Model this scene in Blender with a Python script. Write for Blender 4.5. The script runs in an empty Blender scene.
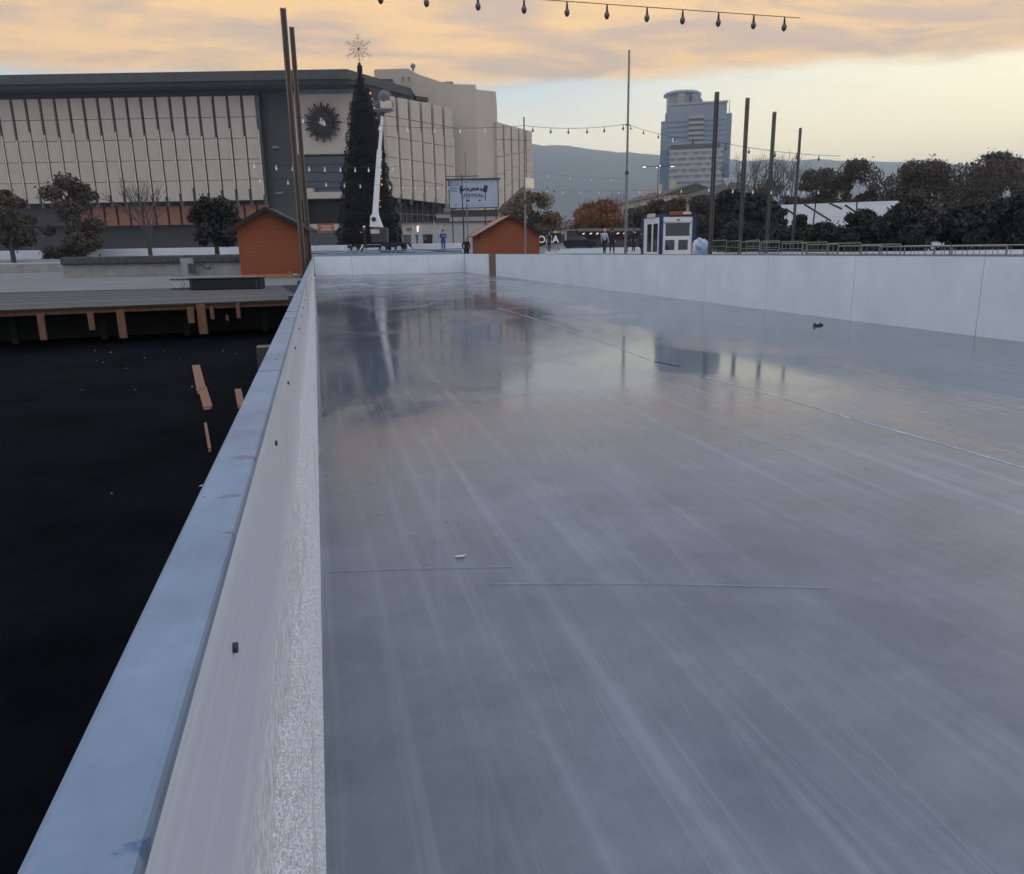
import bpy, bmesh, math, random
from mathutils import Vector, Matrix, Euler
from mathutils import noise as mn
random.seed(11)
R = math.radians
sc = bpy.context.scene
col = sc.collection

# ------------------------------------------------------------------ camera
CAM = Vector((0.0, 0.0, 1.416)); F = 757.8; YAW = 14.0; PITCH = 13.87; ROLL = 0.974
_y, _t, _r = R(YAW), R(PITCH), R(ROLL)
FWD = Vector((math.sin(_y)*math.cos(_t), math.cos(_y)*math.cos(_t), -math.sin(_t)))
_rt = Vector((math.cos(_y), -math.sin(_y), 0)); _up = _rt.cross(FWD)
RT = _rt*math.cos(_r) - _up*math.sin(_r); UP = RT.cross(FWD)
FH = Vector((math.sin(_y), math.cos(_y), 0))
FACE = -_y                                     # rotation that turns local -Y towards the camera
def at(px, py, D):
    """world point seen at a photo position, D metres away over the ground"""
    r = RT*((px-512)/F) - UP*((py-437)/F) + FWD
    return CAM + r*(D/r.dot(FH))
def gz(px, py, z):
    r = RT*((px-512)/F) - UP*((py-437)/F) + FWD
    return CAM + r*((z-CAM.z)/r.z)
PYREF = 250
def xy(px, D):
    p = at(px, PYREF, D); return Vector((p.x, p.y, 0))
def zat(px, py, D): return at(px, py, D).z
cd = bpy.data.cameras.new('camera'); co = bpy.data.objects.new('camera', cd); col.objects.link(co)
co.matrix_world = Matrix(((RT.x, UP.x, -FWD.x, CAM.x), (RT.y, UP.y, -FWD.y, CAM.y), (RT.z, UP.z, -FWD.z, CAM.z), (0, 0, 0, 1)))
cd.sensor_width = 36; cd.sensor_fit = 'HORIZONTAL'; cd.lens = 36*F/1024; cd.clip_start = 0.02; cd.clip_end = 30000
sc.camera = co

# ------------------------------------------------------------------ materials
def S(r, g, b):
    f = lambda c: (c/255/12.92) if c <= 10 else ((c/255+0.055)/1.055)**2.4
    return (f(r), f(g), f(b), 1)
def G(v, w=0.0): return (v*(1+w), v, v*(1-w), 1)
M = {}
def mat(name, c, rough=0.7, var=0.25, scale=2.0, bump=0.0, metal=0.0, emit=None, es=0, spec=0.5, stretch=None, bscale=None):
    m = bpy.data.materials.new(name); m.use_nodes = True
    nt = m.node_tree; b = nt.nodes['Principled BSDF']; L = nt.links
    b.inputs['Roughness'].default_value = rough; b.inputs['Metallic'].default_value = metal
    b.inputs['Specular IOR Level'].default_value = spec
    tc = nt.nodes.new('ShaderNodeTexCoord'); mp = nt.nodes.new('ShaderNodeMapping')
    L.new(tc.outputs['Object'], mp.inputs[0])
    if stretch: mp.inputs['Scale'].default_value = stretch
    n = nt.nodes.new('ShaderNodeTexNoise'); n.inputs['Scale'].default_value = scale; n.inputs['Detail'].default_value = 7
    n.inputs['Roughness'].default_value = 0.65
    L.new(mp.outputs[0], n.inputs['Vector'])
    mx = nt.nodes.new('ShaderNodeMix'); mx.data_type = 'RGBA'
    mx.inputs[6].default_value = tuple(min(1, x*(1-var)) for x in c[:3])+(1,)
    mx.inputs[7].default_value = tuple(min(1, x*(1+var)) for x in c[:3])+(1,)
    cr = nt.nodes.new('ShaderNodeMapRange'); cr.inputs[1].default_value = 0.3; cr.inputs[2].default_value = 0.7
    L.new(n.outputs['Fac'], cr.inputs[0]); L.new(cr.outputs[0], mx.inputs[0])
    L.new(mx.outputs[2], b.inputs['Base Color'])
    if bump:
        n2 = n
        if bscale:
            n2 = nt.nodes.new('ShaderNodeTexNoise'); n2.inputs['Scale'].default_value = bscale; n2.inputs['Detail'].default_value = 5
            L.new(mp.outputs[0], n2.inputs['Vector'])
        bp = nt.nodes.new('ShaderNodeBump'); bp.inputs['Strength'].default_value = bump; bp.inputs['Distance'].default_value = 0.02
        L.new(n2.outputs['Fac'], bp.inputs['Height']); L.new(bp.outputs[0], b.inputs['Normal'])
    if emit:
        b.inputs['Emission Color'].default_value = emit; b.inputs['Emission Strength'].default_value = es
    M[name] = m; return m
mat('steel', G(.22), .45, .2, 6, metal=.6)
mat('dark_steel', G(.05), .5, .2, 6, metal=.3)
mat('pale_steel', G(.5), .35, .15, 8, metal=.7)
mat('white_paint', G(.75), .45, .06, 3)
mat('blue_paint', S(22, 52, 92), .4, .15, 3)
mat('glass', G(.03), .06, .1, 1, spec=.8)
mat('pale_glass', S(150, 158, 165), .08, .1, 1, spec=.8)
mat('black_rubber', G(.012), .75, .3, 5)
mat('hut_wood', S(146, 78, 48), .75, .16, 3.0, bump=.25, stretch=(.6, .6, 9))
mat('hut_trim', S(186, 120, 78), .75, .18, 3.0, stretch=(1, 1, 6))
mat('roof_felt', G(.022), .9, .3, 5, bump=.4)
mat('deck_board', G(.055, .05), .7, .35, 3, bump=.4, stretch=(.5, 12, 3))
mat('old_wood', S(122, 86, 64), .8, .3, 4, bump=.3, stretch=(8, 8, 1))
mat('gate_trim', S(150, 128, 108), .7, .15, 4)
mat('ply', S(110, 92, 76), .7, .2, 4, stretch=(3, 3, 1))
mat('concrete', G(.3, .03), .85, .25, 1.5, bump=.3)
mat('render_wall', G(.36, .05), .85, .14, .8, bump=.1)
mat('rough_coping', G(.075), .95, .5, 6, bump=1.0)
mat('ndk_stone', S(184, 172, 160), .75, .07, .35, bump=.05)
mat('ndk_tower', S(186, 174, 160), .75, .06, .12, bump=.05)
mat('ndk_dark', G(.045), .5, .15, .3)
mat('ndk_roof', G(.06), .7, .2, .3)
mat('brown_panel', S(140, 92, 72), .6, .2, .5)
mat('warm_cream', S(218, 208, 178), .35, .2, 1)  # lit look of the slit reveals and palace window, put into the colour
mat('bronze', G(.035), .5, .3, 2, metal=.5)
mat('orange_red', S(150, 74, 48), .6, .15, 3)
mat('leaf_dark', (.028, .027, .021, 1), .75, .5, 1.1)
mat('leaf_olive', (.155, .110, .060, 1), .8, .5, .8)
mat('leaf_orange', (.20, .075, .022, 1), .8, .5, .7)
mat('leaf_brown', (.074, .057, .042, 1), .8, .5, .9)
mat('needle', (.007, .009, .009, 1), .85, .45, 2.5)
mat('bark', G(.05, .12), .9, .3, 4, bump=.5)
mat('twig', G(.07, .1), .9, .3, 4)
mat('skin', S(200, 150, 125), .6, .08, 5)
mat('cloth_blue', S(38, 76, 140), .9, .2, 12)
mat('cloth_dark', G(.018), .9, .3, 12)
mat('cloth_navy', S(24, 30, 48), .9, .3, 12)
mat('cloth_grey', S(165, 172, 182), .9, .12, 12)
mat('cloth_jean', S(40, 52, 78), .9, .2, 12)
mat('hair', G(.02, .2), .8, .3, 20)
mat('lamp_white', G(.8), .5, 0, 1, emit=(1, .9, .75, 1), es=3)
mat('bulb_glass', S(70, 72, 74), .15, .05, 1, spec=.8)
mat('bulb_white', S(238, 238, 235), .35, .03, 1)
mat('lamp_warm', (.8, .3, .1, 1), .5, 0, 1, emit=(1, .28, .05, 1), es=.8)
mat('stall_lamp', G(.6), .5, 0, 1, emit=(1, .75, .55, 1), es=.55)
mat('umbrella_cloth', G(.38), .9, .12, 4)
mat('canvas', G(.36), .8, .1, 1)
mat('tarp_blue', S(140, 160, 188), .45, .25, 3, bump=.5)
mat('sack', S(205, 196, 180), .85, .15, 6, bump=.4)
mat('tower_glass', S(124, 134, 146), .25, .12, .08, spec=.7)
mat('tower_blue', S(84, 104, 130), .25, .12, .08, spec=.7)
mat('tower_stone', S(158, 152, 145), .8, .08, .1)
mat('roof_tile', G(.055, .1), .9, .25, .5)
mat('old_plaster', S(196, 180, 158), .85, .15, .3)

# ------------------------------------------------------------------ mesh builder
class MB:
    def __init__(s): s.v = []; s.f = []; s.sm = []; s.mi = []
    def add(s, vs, fs, smooth=False, mi=0):
        o = len(s.v); s.v += [Vector(v) for v in vs]
        for f in fs: s.f.append([i+o for i in f]); s.sm.append(smooth); s.mi.append(mi)
        return s
    def box(s, c, d, rz=0, rx=0, ry=0, mi=0):
        c = Vector(c); m = Euler((rx, ry, rz)).to_matrix(); hx, hy, hz = d[0]/2, d[1]/2, d[2]/2
        vs = [c + m @ Vector((x*hx, y*hy, z*hz)) for x, y, z in ((-1,-1,-1),(1,-1,-1),(1,1,-1),(-1,1,-1),(-1,-1,1),(1,-1,1),(1,1,1),(-1,1,1))]
        return s.add(vs, [(0,3,2,1),(4,5,6,7),(0,1,5,4),(1,2,6,5),(2,3,7,6),(3,0,4,7)], mi=mi)
    def wall(s, A, B, z0, z1, th, off=0.0, z0b=None, z1b=None, mi=0):
        """upright slab from plan point A to B; th deep behind the line, off = how far in front it starts"""
        A = Vector((A[0], A[1], 0)); B = Vector((B[0], B[1], 0)); d = (B-A).normalized(); n = Vector((d.y, -d.x, 0))
        z0b = z0 if z0b is None else z0b; z1b = z1 if z1b is None else z1b
        f0, f1 = A+n*off, B+n*off; b0, b1 = A-n*(th-off), B-n*(th-off)
        Z = Vector((0, 0, 1))
        vs = [f0+Z*z0, f1+Z*z0b, b1+Z*z0b, b0+Z*z0, f0+Z*z1, f1+Z*z1b, b1+Z*z1b, b0+Z*z1]
        return s.add(vs, [(0,3,2,1),(4,5,6,7),(0,1,5,4),(1,2,6,5),(2,3,7,6),(3,0,4,7)], mi=mi)
    def prism(s, pts, z0, z1, mi=0):
        n = len(pts); vs = [(p[0], p[1], z0) for p in pts]+[(p[0], p[1], z1) for p in pts]
        fs = [tuple(range(n))[::-1], tuple(range(n, 2*n))]+[(i, (i+1) % n, n+(i+1) % n, n+i) for i in range(n)]
        return s.add(vs, fs, mi=mi)
    def extr(s, pts, vec, mi=0):
        """polygon of 3-D points pushed along vec"""
        n = len(pts); vec = Vector(vec); vs = [Vector(p) for p in pts]+[Vector(p)+vec for p in pts]
        fs = [tuple(range(n))[::-1], tuple(range(n, 2*n))]+[(i, (i+1) % n, n+(i+1) % n, n+i) for i in range(n)]
        return s.add(vs, fs, mi=mi)
    def tube(s, p0, p1, r0, r1=None, n=8, mi=0, caps=True):
        p0, p1 = Vector(p0), Vector(p1); r1 = r0 if r1 is None else r1
        d = (p1-p0); 
        if d.length < 1e-6: return s
        d.normalize(); a = d.orthogonal().normalized(); b = d.cross(a)
        vs = []
        for p, r in ((p0, r0), (p1, r1)):
            for i in range(n):
                t = 2*math.pi*i/n; vs.append(p + a*math.cos(t)*r + b*math.sin(t)*r)
        fs = [(i, (i+1) % n, n+(i+1) % n, n+i) for i in range(n)]
        s.add(vs, fs, True, mi)
        if caps: s.add(vs, [tuple(range(n))[::-1], tuple(range(n, 2*n))], False, mi)
        return s
    def path(s, pts, r, n=5, mi=0):
        for a, b in zip(pts, pts[1:]): s.tube(a, b, r, r, n, mi)
        return s
    def lathe(s, c, prof, n=12, mi=0, smooth=True):
        c = Vector(c); vs = []
        for r, z in prof:
            for i in range(n):
                t = 2*math.pi*i/n; vs.append(c+Vector((r*math.cos(t), r*math.sin(t), z)))
        fs = []
        for k in range(len(prof)-1):
            for i in range(n): fs.append((k*n+i, k*n+(i+1) % n, (k+1)*n+(i+1) % n, (k+1)*n+i))
        s.add(vs, fs, smooth, mi)
        s.add(vs, [tuple(range(n))[::-1], tuple(range((len(prof)-1)*n, len(prof)*n))], False, mi)
        return s
    def ball(s, c, r, n=10, sz=1.0, mi=0):
        pr = [(max(1e-3, r*math.sin(math.pi*k/n)), -r*sz*math.cos(math.pi*k/n)) for k in range(n+1)]
        return s.lathe(c, pr, n, mi)
    def build(s, name, m, parent=None, world=False, bevel=0.0):
        me = bpy.data.meshes.new(name); vs = s.v
        if parent is not None and world:
            mm = Matrix.Translation(parent.location) @ parent.rotation_euler.to_matrix().to_4x4()
            if parent.parent:
                q = parent.parent; mm = (Matrix.Translation(q.location) @ q.rotation_euler.to_matrix().to_4x4()) @ mm
            mm = mm.inverted(); vs = [mm @ v for v in vs]
        me.from_pydata([tuple(v) for v in vs], [], s.f)
        for i, p in enumerate(me.polygons): p.use_smooth = s.sm[i]; p.material_index = s.mi[i]
        for x in (m if isinstance(m, (list, tuple)) else [m]): me.materials.append(M[x] if isinstance(x, str) else x)
        me.update()
        o = bpy.data.objects.new(name, me); col.objects.link(o)
        if parent is not None: o.parent = parent
        if bevel:
            bv = o.modifiers.new('bevel', 'BEVEL'); bv.width = bevel; bv.segments = 2; bv.limit_method = 'ANGLE'
        return o
def tag(o, label=None, cat=None, group=None, kind=None):
    if label: o['label'] = label
    if cat: o['category'] = cat
    if group: o['group'] = group
    if kind: o['kind'] = kind
    return o
def thing(name, loc, label, cat, rz=0.0, group=None):
    o = bpy.data.objects.new(name, None); col.objects.link(o); o.empty_display_size = .2
    o.location = Vector(loc); o.rotation_euler = (0, 0, rz)
    return tag(o, label, cat, group)
def dup(o, parent=None):
    c = o.copy(); col.objects.link(c); c.parent = parent
    for ch in list(o.children): dup(ch, c)
    return c
def text_mesh(name, txt, size, m, parent, loc, rot, extrude=.01):
    cu = bpy.data.curves.new(name, 'FONT'); cu.body = txt; cu.offset = size*.02; cu.size = size; cu.extrude = extrude; cu.align_x = 'CENTER'; cu.align_y = 'CENTER'
    tmp = bpy.data.objects.new(name+'_tmp', cu); col.objects.link(tmp)
    bpy.context.view_layer.update()
    me = bpy.data.meshes.new_from_object(tmp.evaluated_get(bpy.context.evaluated_depsgraph_get()))
    bpy.data.objects.remove(tmp); me.materials.clear(); me.materials.append(M[m])
    o = bpy.data.objects.new(name, me); col.objects.link(o); o.parent = parent; o.location = loc; o.rotation_euler = rot
    return o

# ------------------------------------------------------------------ levels
HW = 1.2; XW = 9.84; YF = 51.8; ZB = 0.45; ZP = 1.05; ZT = 1.3; ZPIT = -0.3

# ------------------------------------------------------------------ ice
def ice_material():
    m = bpy.data.materials.new('ice'); m.use_nodes = True; nt = m.node_tree; b = nt.nodes['Principled BSDF']; L = nt.links
    N = lambda t: nt.nodes.new(t)
    tc = N('ShaderNodeTexCoord')
    def noise(scale, detail=4, rough=.6, sx=1, sy=1, rot=0, dist=0.0, off=(0, 0, 0)):
        mp = N('ShaderNodeMapping'); mp.inputs['Scale'].default_value = (sx, sy, 1); mp.inputs['Location'].default_value = off
        mr = N('ShaderNodeMapping'); mr.inputs['Rotation'].default_value = (0, 0, rot)
        L.new(tc.outputs['Object'], mr.inputs[0]); L.new(mr.outputs[0], mp.inputs[0])
        n = N('ShaderNodeTexNoise'); n.inputs['Scale'].default_value = scale; n.inputs['Detail'].default_value = detail
        n.inputs['Roughness'].default_value = rough; n.inputs['Distortion'].default_value = dist
        L.new(mp.outputs[0], n.inputs['Vector']); return n.outputs['Fac']
    def rng(x, a, bb, c=0, d=1, sm=False):
        r = N('ShaderNodeMapRange'); r.inputs[1].default_value = a; r.inputs[2].default_value = bb; r.inputs[3].default_value = c; r.inputs[4].default_value = d
        if sm: r.interpolation_type = 'SMOOTHSTEP'
        L.new(x, r.inputs[0]); return r.outputs[0]
    def math_(op, x, y):
        q = N('ShaderNodeMath'); q.operation = op
        for i, a in enumerate((x, y)):
            if isinstance(a, (int, float)): q.inputs[i].default_value = a
            else: L.new(a, q.inputs[i])
        return q.outputs[0]
    sep = N('ShaderNodeSeparateXYZ'); L.new(tc.outputs['Object'], sep.inputs[0]); X, Y = sep.outputs[0], sep.outputs[1]
    big = noise(.16, 4, .55, 1, .8, dist=.6)
    patch = noise(.55, 5, .6, 1.0, .6, rot=.2, dist=1.2)
    streak = noise(1.0, 6, .66, 10, .10, rot=.0)             # resurfacer lines along the rink
    streak2 = noise(1.0, 5, .75, 9, .10, rot=.16, off=(3, 1, 0))
    fine = noise(1.0, 6, .8, 60, 1.2, rot=.05)
    frost = noise(2.2, 6, .7)
    # wetness: patches, wetter towards the far end
    wetbias = rng(Y, 2.6, 8.5, -.36, .17, True)
    nearfar = rng(Y, 22, 44, 0, -.24, True)
    w = math_('ADD', math_('ADD', math_('MULTIPLY', patch, 1.1), math_('MULTIPLY', big, .45)), math_('ADD', wetbias, nearfar))
    wet = rng(w, .40, .98, 0, 1, False)
    s1 = rng(streak, .46, .72, 0, 1, True); s2 = rng(streak2, .56, .74, 0, 1, True)
    dx, dy = math_('SUBTRACT', X, -9.0), math_('SUBTRACT', Y, -3.0)
    rad = math_('SQRT', math_('ADD', math_('MULTIPLY', dx, dx), math_('MULTIPLY', dy, dy)), 0); ang = math_('ARCTAN2', dy, dx)
    pv_ = N('ShaderNodeCombineXYZ'); L.new(math_('MULTIPLY', rad, 8.0), pv_.inputs[0]); L.new(math_('MULTIPLY', ang, 2.2), pv_.inputs[1])
    pn = N('ShaderNodeTexNoise'); pn.inputs['Scale'].default_value = 1.0; pn.inputs['Detail'].default_value = 6; pn.inputs['Roughness'].default_value = .75; L.new(pv_.outputs[0], pn.inputs['Vector'])
    s3 = rng(pn.outputs['Fac'], .58, .76, 0, .55, True)
    s4 = math_('MAXIMUM', rng(noise(1.0, 3, .6, 42, .22, rot=.09, off=(7, 0, 0)), .66, .71, 0, .6), rng(noise(1.0, 3, .6, 34, .3, rot=-.13, off=(2, 5, 0)), .68, .72, 0, .6))
    st = math_('MAXIMUM', math_('MAXIMUM', math_('MAXIMUM', s1, s4), math_('MULTIPLY', s2, .8)), s3)
    st = math_('MULTIPLY', st, rng(fine, .25, .65, .5, 1))
    fr = rng(big, .35, .65, .2, 1.0)
    amt = math_('MULTIPLY', math_('MULTIPLY', st, fr), math_('SUBTRACT', 1.0, math_('MULTIPLY', wet, .75)))
    mottled = math_('MULTIPLY', rng(frost, .3, .7, .02, .19), math_('SUBTRACT', 1.0, wet))
    mx = N('ShaderNodeMix'); mx.data_type = 'RGBA'
    L.new(math_('MINIMUM', math_('ADD', math_('MULTIPLY', amt, .44), mottled), 1.0), mx.inputs[0])
    mx.inputs[6].default_value = (.112, .128, .158, 1); mx.inputs[7].default_value = (.56, .60, .66, 1)
    dk = N('ShaderNodeMix'); dk.data_type = 'RGBA'; dk.blend_type = 'MULTIPLY'; dk.inputs[0].default_value = 1
    L.new(mx.outputs[2], dk.inputs[6]); tone = N('ShaderNodeCombineXYZ')
    t = rng(big, .3, .7, .72, 1.18)
    for i in range(3): L.new(t, tone.inputs[i])
    L.new(tone.outputs[0], dk.inputs[7]); L.new(dk.outputs[2], b.inputs['Base Color'])
    ro = math_('ADD', rng(wet, 0, 1, .33, .07), math_('MULTIPLY', amt, .22))
    ro = math_('ADD', ro, math_('MULTIPLY', rng(frost, .35, .75, 0, .08), math_('SUBTRACT', 1.0, wet)))
    L.new(ro, b.inputs['Roughness'])
    b.inputs['IOR'].default_value = 1.33
    bp = N('ShaderNodeBump'); bp.inputs['Distance'].default_value = .004
    L.new(rng(wet, 0, 1, .55, .13), bp.inputs['Strength'])
    hh = math_('ADD', math_('MULTIPLY', noise(5, 5, .6), 1.0), math_('ADD', math_('MULTIPLY', noise(45, 3, .6), .18), math_('MULTIPLY', streak, .3)))
    L.new(hh, bp.inputs['Height']); L.new(bp.outputs[0], b.inputs['Normal'])
    M['ice'] = m
ice_material()
b = MB(); b.add([(-.10, -6, 0), (XW+.02, -6, 0), (XW+.02, YF+.02, 0), (-.10, YF+.02, 0)], [(0, 1, 2, 3)])
tag(b.build('ice', 'ice'), kind='structure')

def frost_wall():
    m = bpy.data.materials.new('board_frosted'); m.use_nodes = True; nt = m.node_tree; b = nt.nodes['Principled BSDF']; L = nt.links
    N = lambda t: nt.nodes.new(t); tc = N('ShaderNodeTexCoord')
    geo = N('ShaderNodeNewGeometry'); sep = N('ShaderNodeSeparateXYZ'); L.new(geo.outputs['Position'], sep.inputs[0])
    def noise(s, sc3, d=6, r=.7):
        mp = N('ShaderNodeMapping'); mp.inputs['Scale'].default_value = sc3; L.new(geo.outputs['Position'], mp.inputs[0])
        n = N('ShaderNodeTexNoise'); n.inputs['Scale'].default_value = s; n.inputs['Detail'].default_value = d; n.inputs['Roughness'].default_value = r
        L.new(mp.outputs[0], n.inputs['Vector']); return n.outputs['Fac']
    def rng(x, a, bb, c=0, d=1):
        q = N('ShaderNodeMapRange'); q.inputs[1].default_value = a; q.inputs[2].default_value = bb; q.inputs[3].default_value = c; q.inputs[4].default_value = d
        q.interpolation_type = 'SMOOTHSTEP'; L.new(x, q.inputs[0]); return q.outputs[0]
    def math_(op, x, y):
        q = N('ShaderNodeMath'); q.operation = op
        for i, a in enumerate((x, y)):
            if isinstance(a, (int, float)): q.inputs[i].default_value = a
            else: L.new(a, q.inputs[i])
        return q.outputs[0]
    speck = noise(70, (1, .8, 1)); runs = noise(6, (1, .25, 3)); long_ = noise(2.0, (1, .10, 9))
    band = math_('MULTIPLY', rng(math_('ADD', sep.outputs[2], math_('MULTIPLY', runs, .30)), 1.22, .98), 1.0)
    fr = math_('MULTIPLY', band, rng(speck, .38, .62))
    fr = math_('MAXIMUM', math_('MULTIPLY', fr, .9), math_('MULTIPLY', rng(long_, .5, .7), .4))
    mx = N('ShaderNodeMix'); mx.data_type = 'RGBA'; L.new(fr, mx.inputs[0])
    mx.inputs[6].default_value = (.50, .54, .61, 1); mx.inputs[7].default_value = (.88, .90, .93, 1)
    L.new(mx.outputs[2], b.inputs['Base Color'])
    L.new(rng(fr, 0, 1, .42, .85), b.inputs['Roughness'])
    bp = N('ShaderNodeBump'); bp.inputs['Distance'].default_value = .012; L.new(math_('MULTIPLY', band, .8), bp.inputs['Strength'])
    L.new(speck, bp.inputs['Height']); L.new(bp.outputs[0], b.inputs['Normal'])
    M['board_frosted'] = m
frost_wall()
mat('board', S(222, 229, 234), .4, .09, .9, bump=.03)
def cap_mat():
    m = mat('cap_plastic', S(104, 122, 145), .42, .26, 9, bump=.12)
    nt = m.node_tree; b = nt.nodes['Principled BSDF']; L = nt.links
    tc = nt.nodes.new('ShaderNodeTexCoord'); n = nt.nodes.new('ShaderNodeTexNoise'); n.inputs['Scale'].default_value = 16; n.inputs['Detail'].default_value = 4
    mp = nt.nodes.new('ShaderNodeMapping'); mp.inputs['Scale'].default_value = (.8, 1.3, 1); L.new(tc.outputs['Object'], mp.inputs[0]); L.new(mp.outputs[0], n.inputs[0])
    r = nt.nodes.new('ShaderNodeMapRange'); r.inputs[1].default_value = .64; r.inputs[2].default_value = .66; L.new(n.outputs['Fac'], r.inputs[0])
    old = b.inputs['Base Color'].links[0].from_socket
    mx = nt.nodes.new('ShaderNodeMix'); mx.data_type = 'RGBA'; L.new(r.outputs[0], mx.inputs[0]); L.new(old, mx.inputs[6]); mx.inputs[7].default_value = S(64, 90, 120)
    L.new(mx.outputs[2], b.inputs['Base Color'])
    r2 = nt.nodes.new('ShaderNodeMapRange'); r2.inputs[3].default_value = .42; r2.inputs[4].default_value = .2; L.new(r.outputs[0], r2.inputs[0]); L.new(r2.outputs[0], b.inputs['Roughness'])
cap_mat()
mat('screw_dark', G(.03), .5, .1, 5)

# left barrier ------------------------------------------------------
bl = thing('rink_barrier', (-.08, 20, 0), 'frosted white rink barrier with a wet blue top rail, running along the dark pit', 'rink barrier')
y = -3.60
k = 0
while y < YF-.3:
    y1 = min(y+2.55, YF-.02)
    wob = .012*math.sin(k*1.7) if y > 3 else 0
    b = MB(); b.box((-.098+wob*.3, (y+y1)/2, HW/2-.007), (.034, y1-y-.006, HW-.014)); b.build('panel', 'board_frosted', bl, True)
    b = MB(); c0 = -.1005
    b.box((c0, (y+y1)/2, HW-.006), (.043, y1-y-.008, .014)); b.build('cap_rail', 'cap_plastic', bl, True, bevel=.004)
    if y < 12:
        for yy in (y+.28, y+.95, y+1.6, y+2.25):
            for zz in (1.13,):
                b = MB(); b.tube((-.082, yy, zz), (-.0775, yy, zz), .0042, n=8); b.build('bolt', 'screw_dark', bl, True)
    y = y1; k += 1
for yy in [i*2.55-3 for i in range(20)]:
    b = MB(); b.box((-.14, yy, .45), (.05, .06, 1.46)); b.build('post', 'dark_steel', bl, True)
# frozen spray stuck to the near boards
mat('frost_grain', (.68, .70, .75, 1), .8, .1, 20)
b = MB(); rf_ = random.Random(8)
for _ in range(70000):
    yv = .25+15*rf_.random()**2.6; zv = rf_.uniform(.02, 1.0)
    m_ = mn.noise(Vector((yv*.9, zv*4, 2)))*.5+mn.noise(Vector((yv*3, zv*9, 5)))*.35
    if m_ < (-.18 if zv < .9 else .12)+max(0, zv-.8)*1.2: continue
    r_g = rf_.uniform(.0006, .0017)*(1+yv*.35); c_ = Vector((-.0812+.0004*r_g, yv, zv)); e_ = rf_.uniform(.6, 1.6)
    vs_g = [c_+Vector(v)*r_g for v in ((1.1, 0, 0), (.1, e_, .2), (.1, -.2, 1), (.1, -e_, -.3), (.1, .3, -1))]
    b.add(vs_g, [(0, 1, 2), (0, 2, 3), (0, 3, 4), (0, 4, 1)])
tag(b.build('frost', 'frost_grain', bl, True), kind='stuff')
# far barrier
bf = thing('rink_barrier', (4.9, YF, 0), 'short white rink barrier closing the far end of the ice below the lift', 'rink barrier')
xs = [-.06, 2.33, 4.86, 7.41, XW]
for x0, x1 in zip(xs, xs[1:]):
    b = MB(); b.box(((x0+x1)/2, YF+.02, HW/2), (x1-x0-.014, .036, HW)); b.build('panel', 'board', bf, True)
b = MB(); b.box((4.9, YF+.025, HW+.009), (9.9, .06, .016)); b.build('cap_rail', 'cap_plastic', bf, True)
# right barrier
br = thing('rink_barrier', (XW, 20, 0), 'long white rink barrier along the right side of the ice, with a plywood gate', 'rink barrier')
ys = [YF-.03]
gate = (42.6, 44.2)
edges = [-5, -2, 1.0, 3.87, 6.77, 9.67, 12.57, 15.47, 18.37, 21.27, 24.17, 27.07, 29.97, 32.87, 35.77, 38.67, gate[0]]
for y0, y1 in list(zip(edges, edges[1:]))+[(gate[1], 47.0), (47.0, 49.4), (49.4, YF-.03)]:
    b = MB(); b.box((XW+.02, (y0+y1)/2, HW/2), (.036, y1-y0-.012, HW)); b.build('panel', 'board', br, True)
b = MB(); b.box((XW+.03, (gate[0]-5)/2, HW+.009), (.06, gate[0]+5, .016)); b.build('cap_rail', 'cap_plastic', br, True)
b = MB(); b.box((XW+.03, (gate[1]+YF)/2, HW+.009), (.06, YF-gate[1], .016)); b.build('cap_rail', 'cap_plastic', br, True)
g = MB(); g.box((XW+.025, sum(gate)/2-.1, HW/2), (.03, gate[1]-gate[0]-.25, HW+.0)); go = g.build('gate_panel', 'ply', br, True)
g = MB(); g.box((XW-.01, gate[1]-.15, HW/2), (.06, .3, HW+.03)); g.build('gate_post', 'gate_trim', br, True)
g = MB(); g.box((XW+.005, gate[0]+.02, HW/2), (.07, .12, HW)); g.build('gate_post', 'ply', br, True)

# little marks on the ice
b = MB()
cr = [gz(655, 361.5, .003), gz(668, 364, .003), gz(680, 366.5, .003)]
for a, c in zip(cr, cr[1:]):
    d = (c-a).normalized(); n_ = Vector((-d.y, d.x, 0))*.03
    b.add([a-n_, c-n_*.5, c+n_*.5, a+n_], [(0, 1, 2, 3)])
tag(b.build('cable', 'black_rubber'), 'short piece of black cable frozen onto the ice in mid rink', 'cable')
p = gz(818, 326, 0)
t = thing('ice_scraper', p, 'small dark scrap lying on the ice by the right barrier', 'scrap', rz=.4)
b = MB(); b.box((0, 0, .015), (.26, .04, .03)); b.build('bar', 'black_rubber', t)
b = MB(); b.tube((-.06, 0, .03), (-.10, .03, .055), .012); b.tube((.06, 0, .03), (.10, .02, .05), .010); b.build('stub', 'black_rubber', t)
p = gz(460, 557, .004)
b = MB(); lf = [(-.028, -.003, .002), (-.012, -.011, .006), (.016, -.008, .003), (.031, .003, .007), (.012, .008, .002), (-.014, .007, .005)]
b.extr([Vector(q)+p for q in lf], (0, 0, .002)); tag(b.build('leaf', 'sack'), 'tiny pale brown fallen leaf on the near ice', 'leaf')
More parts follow.
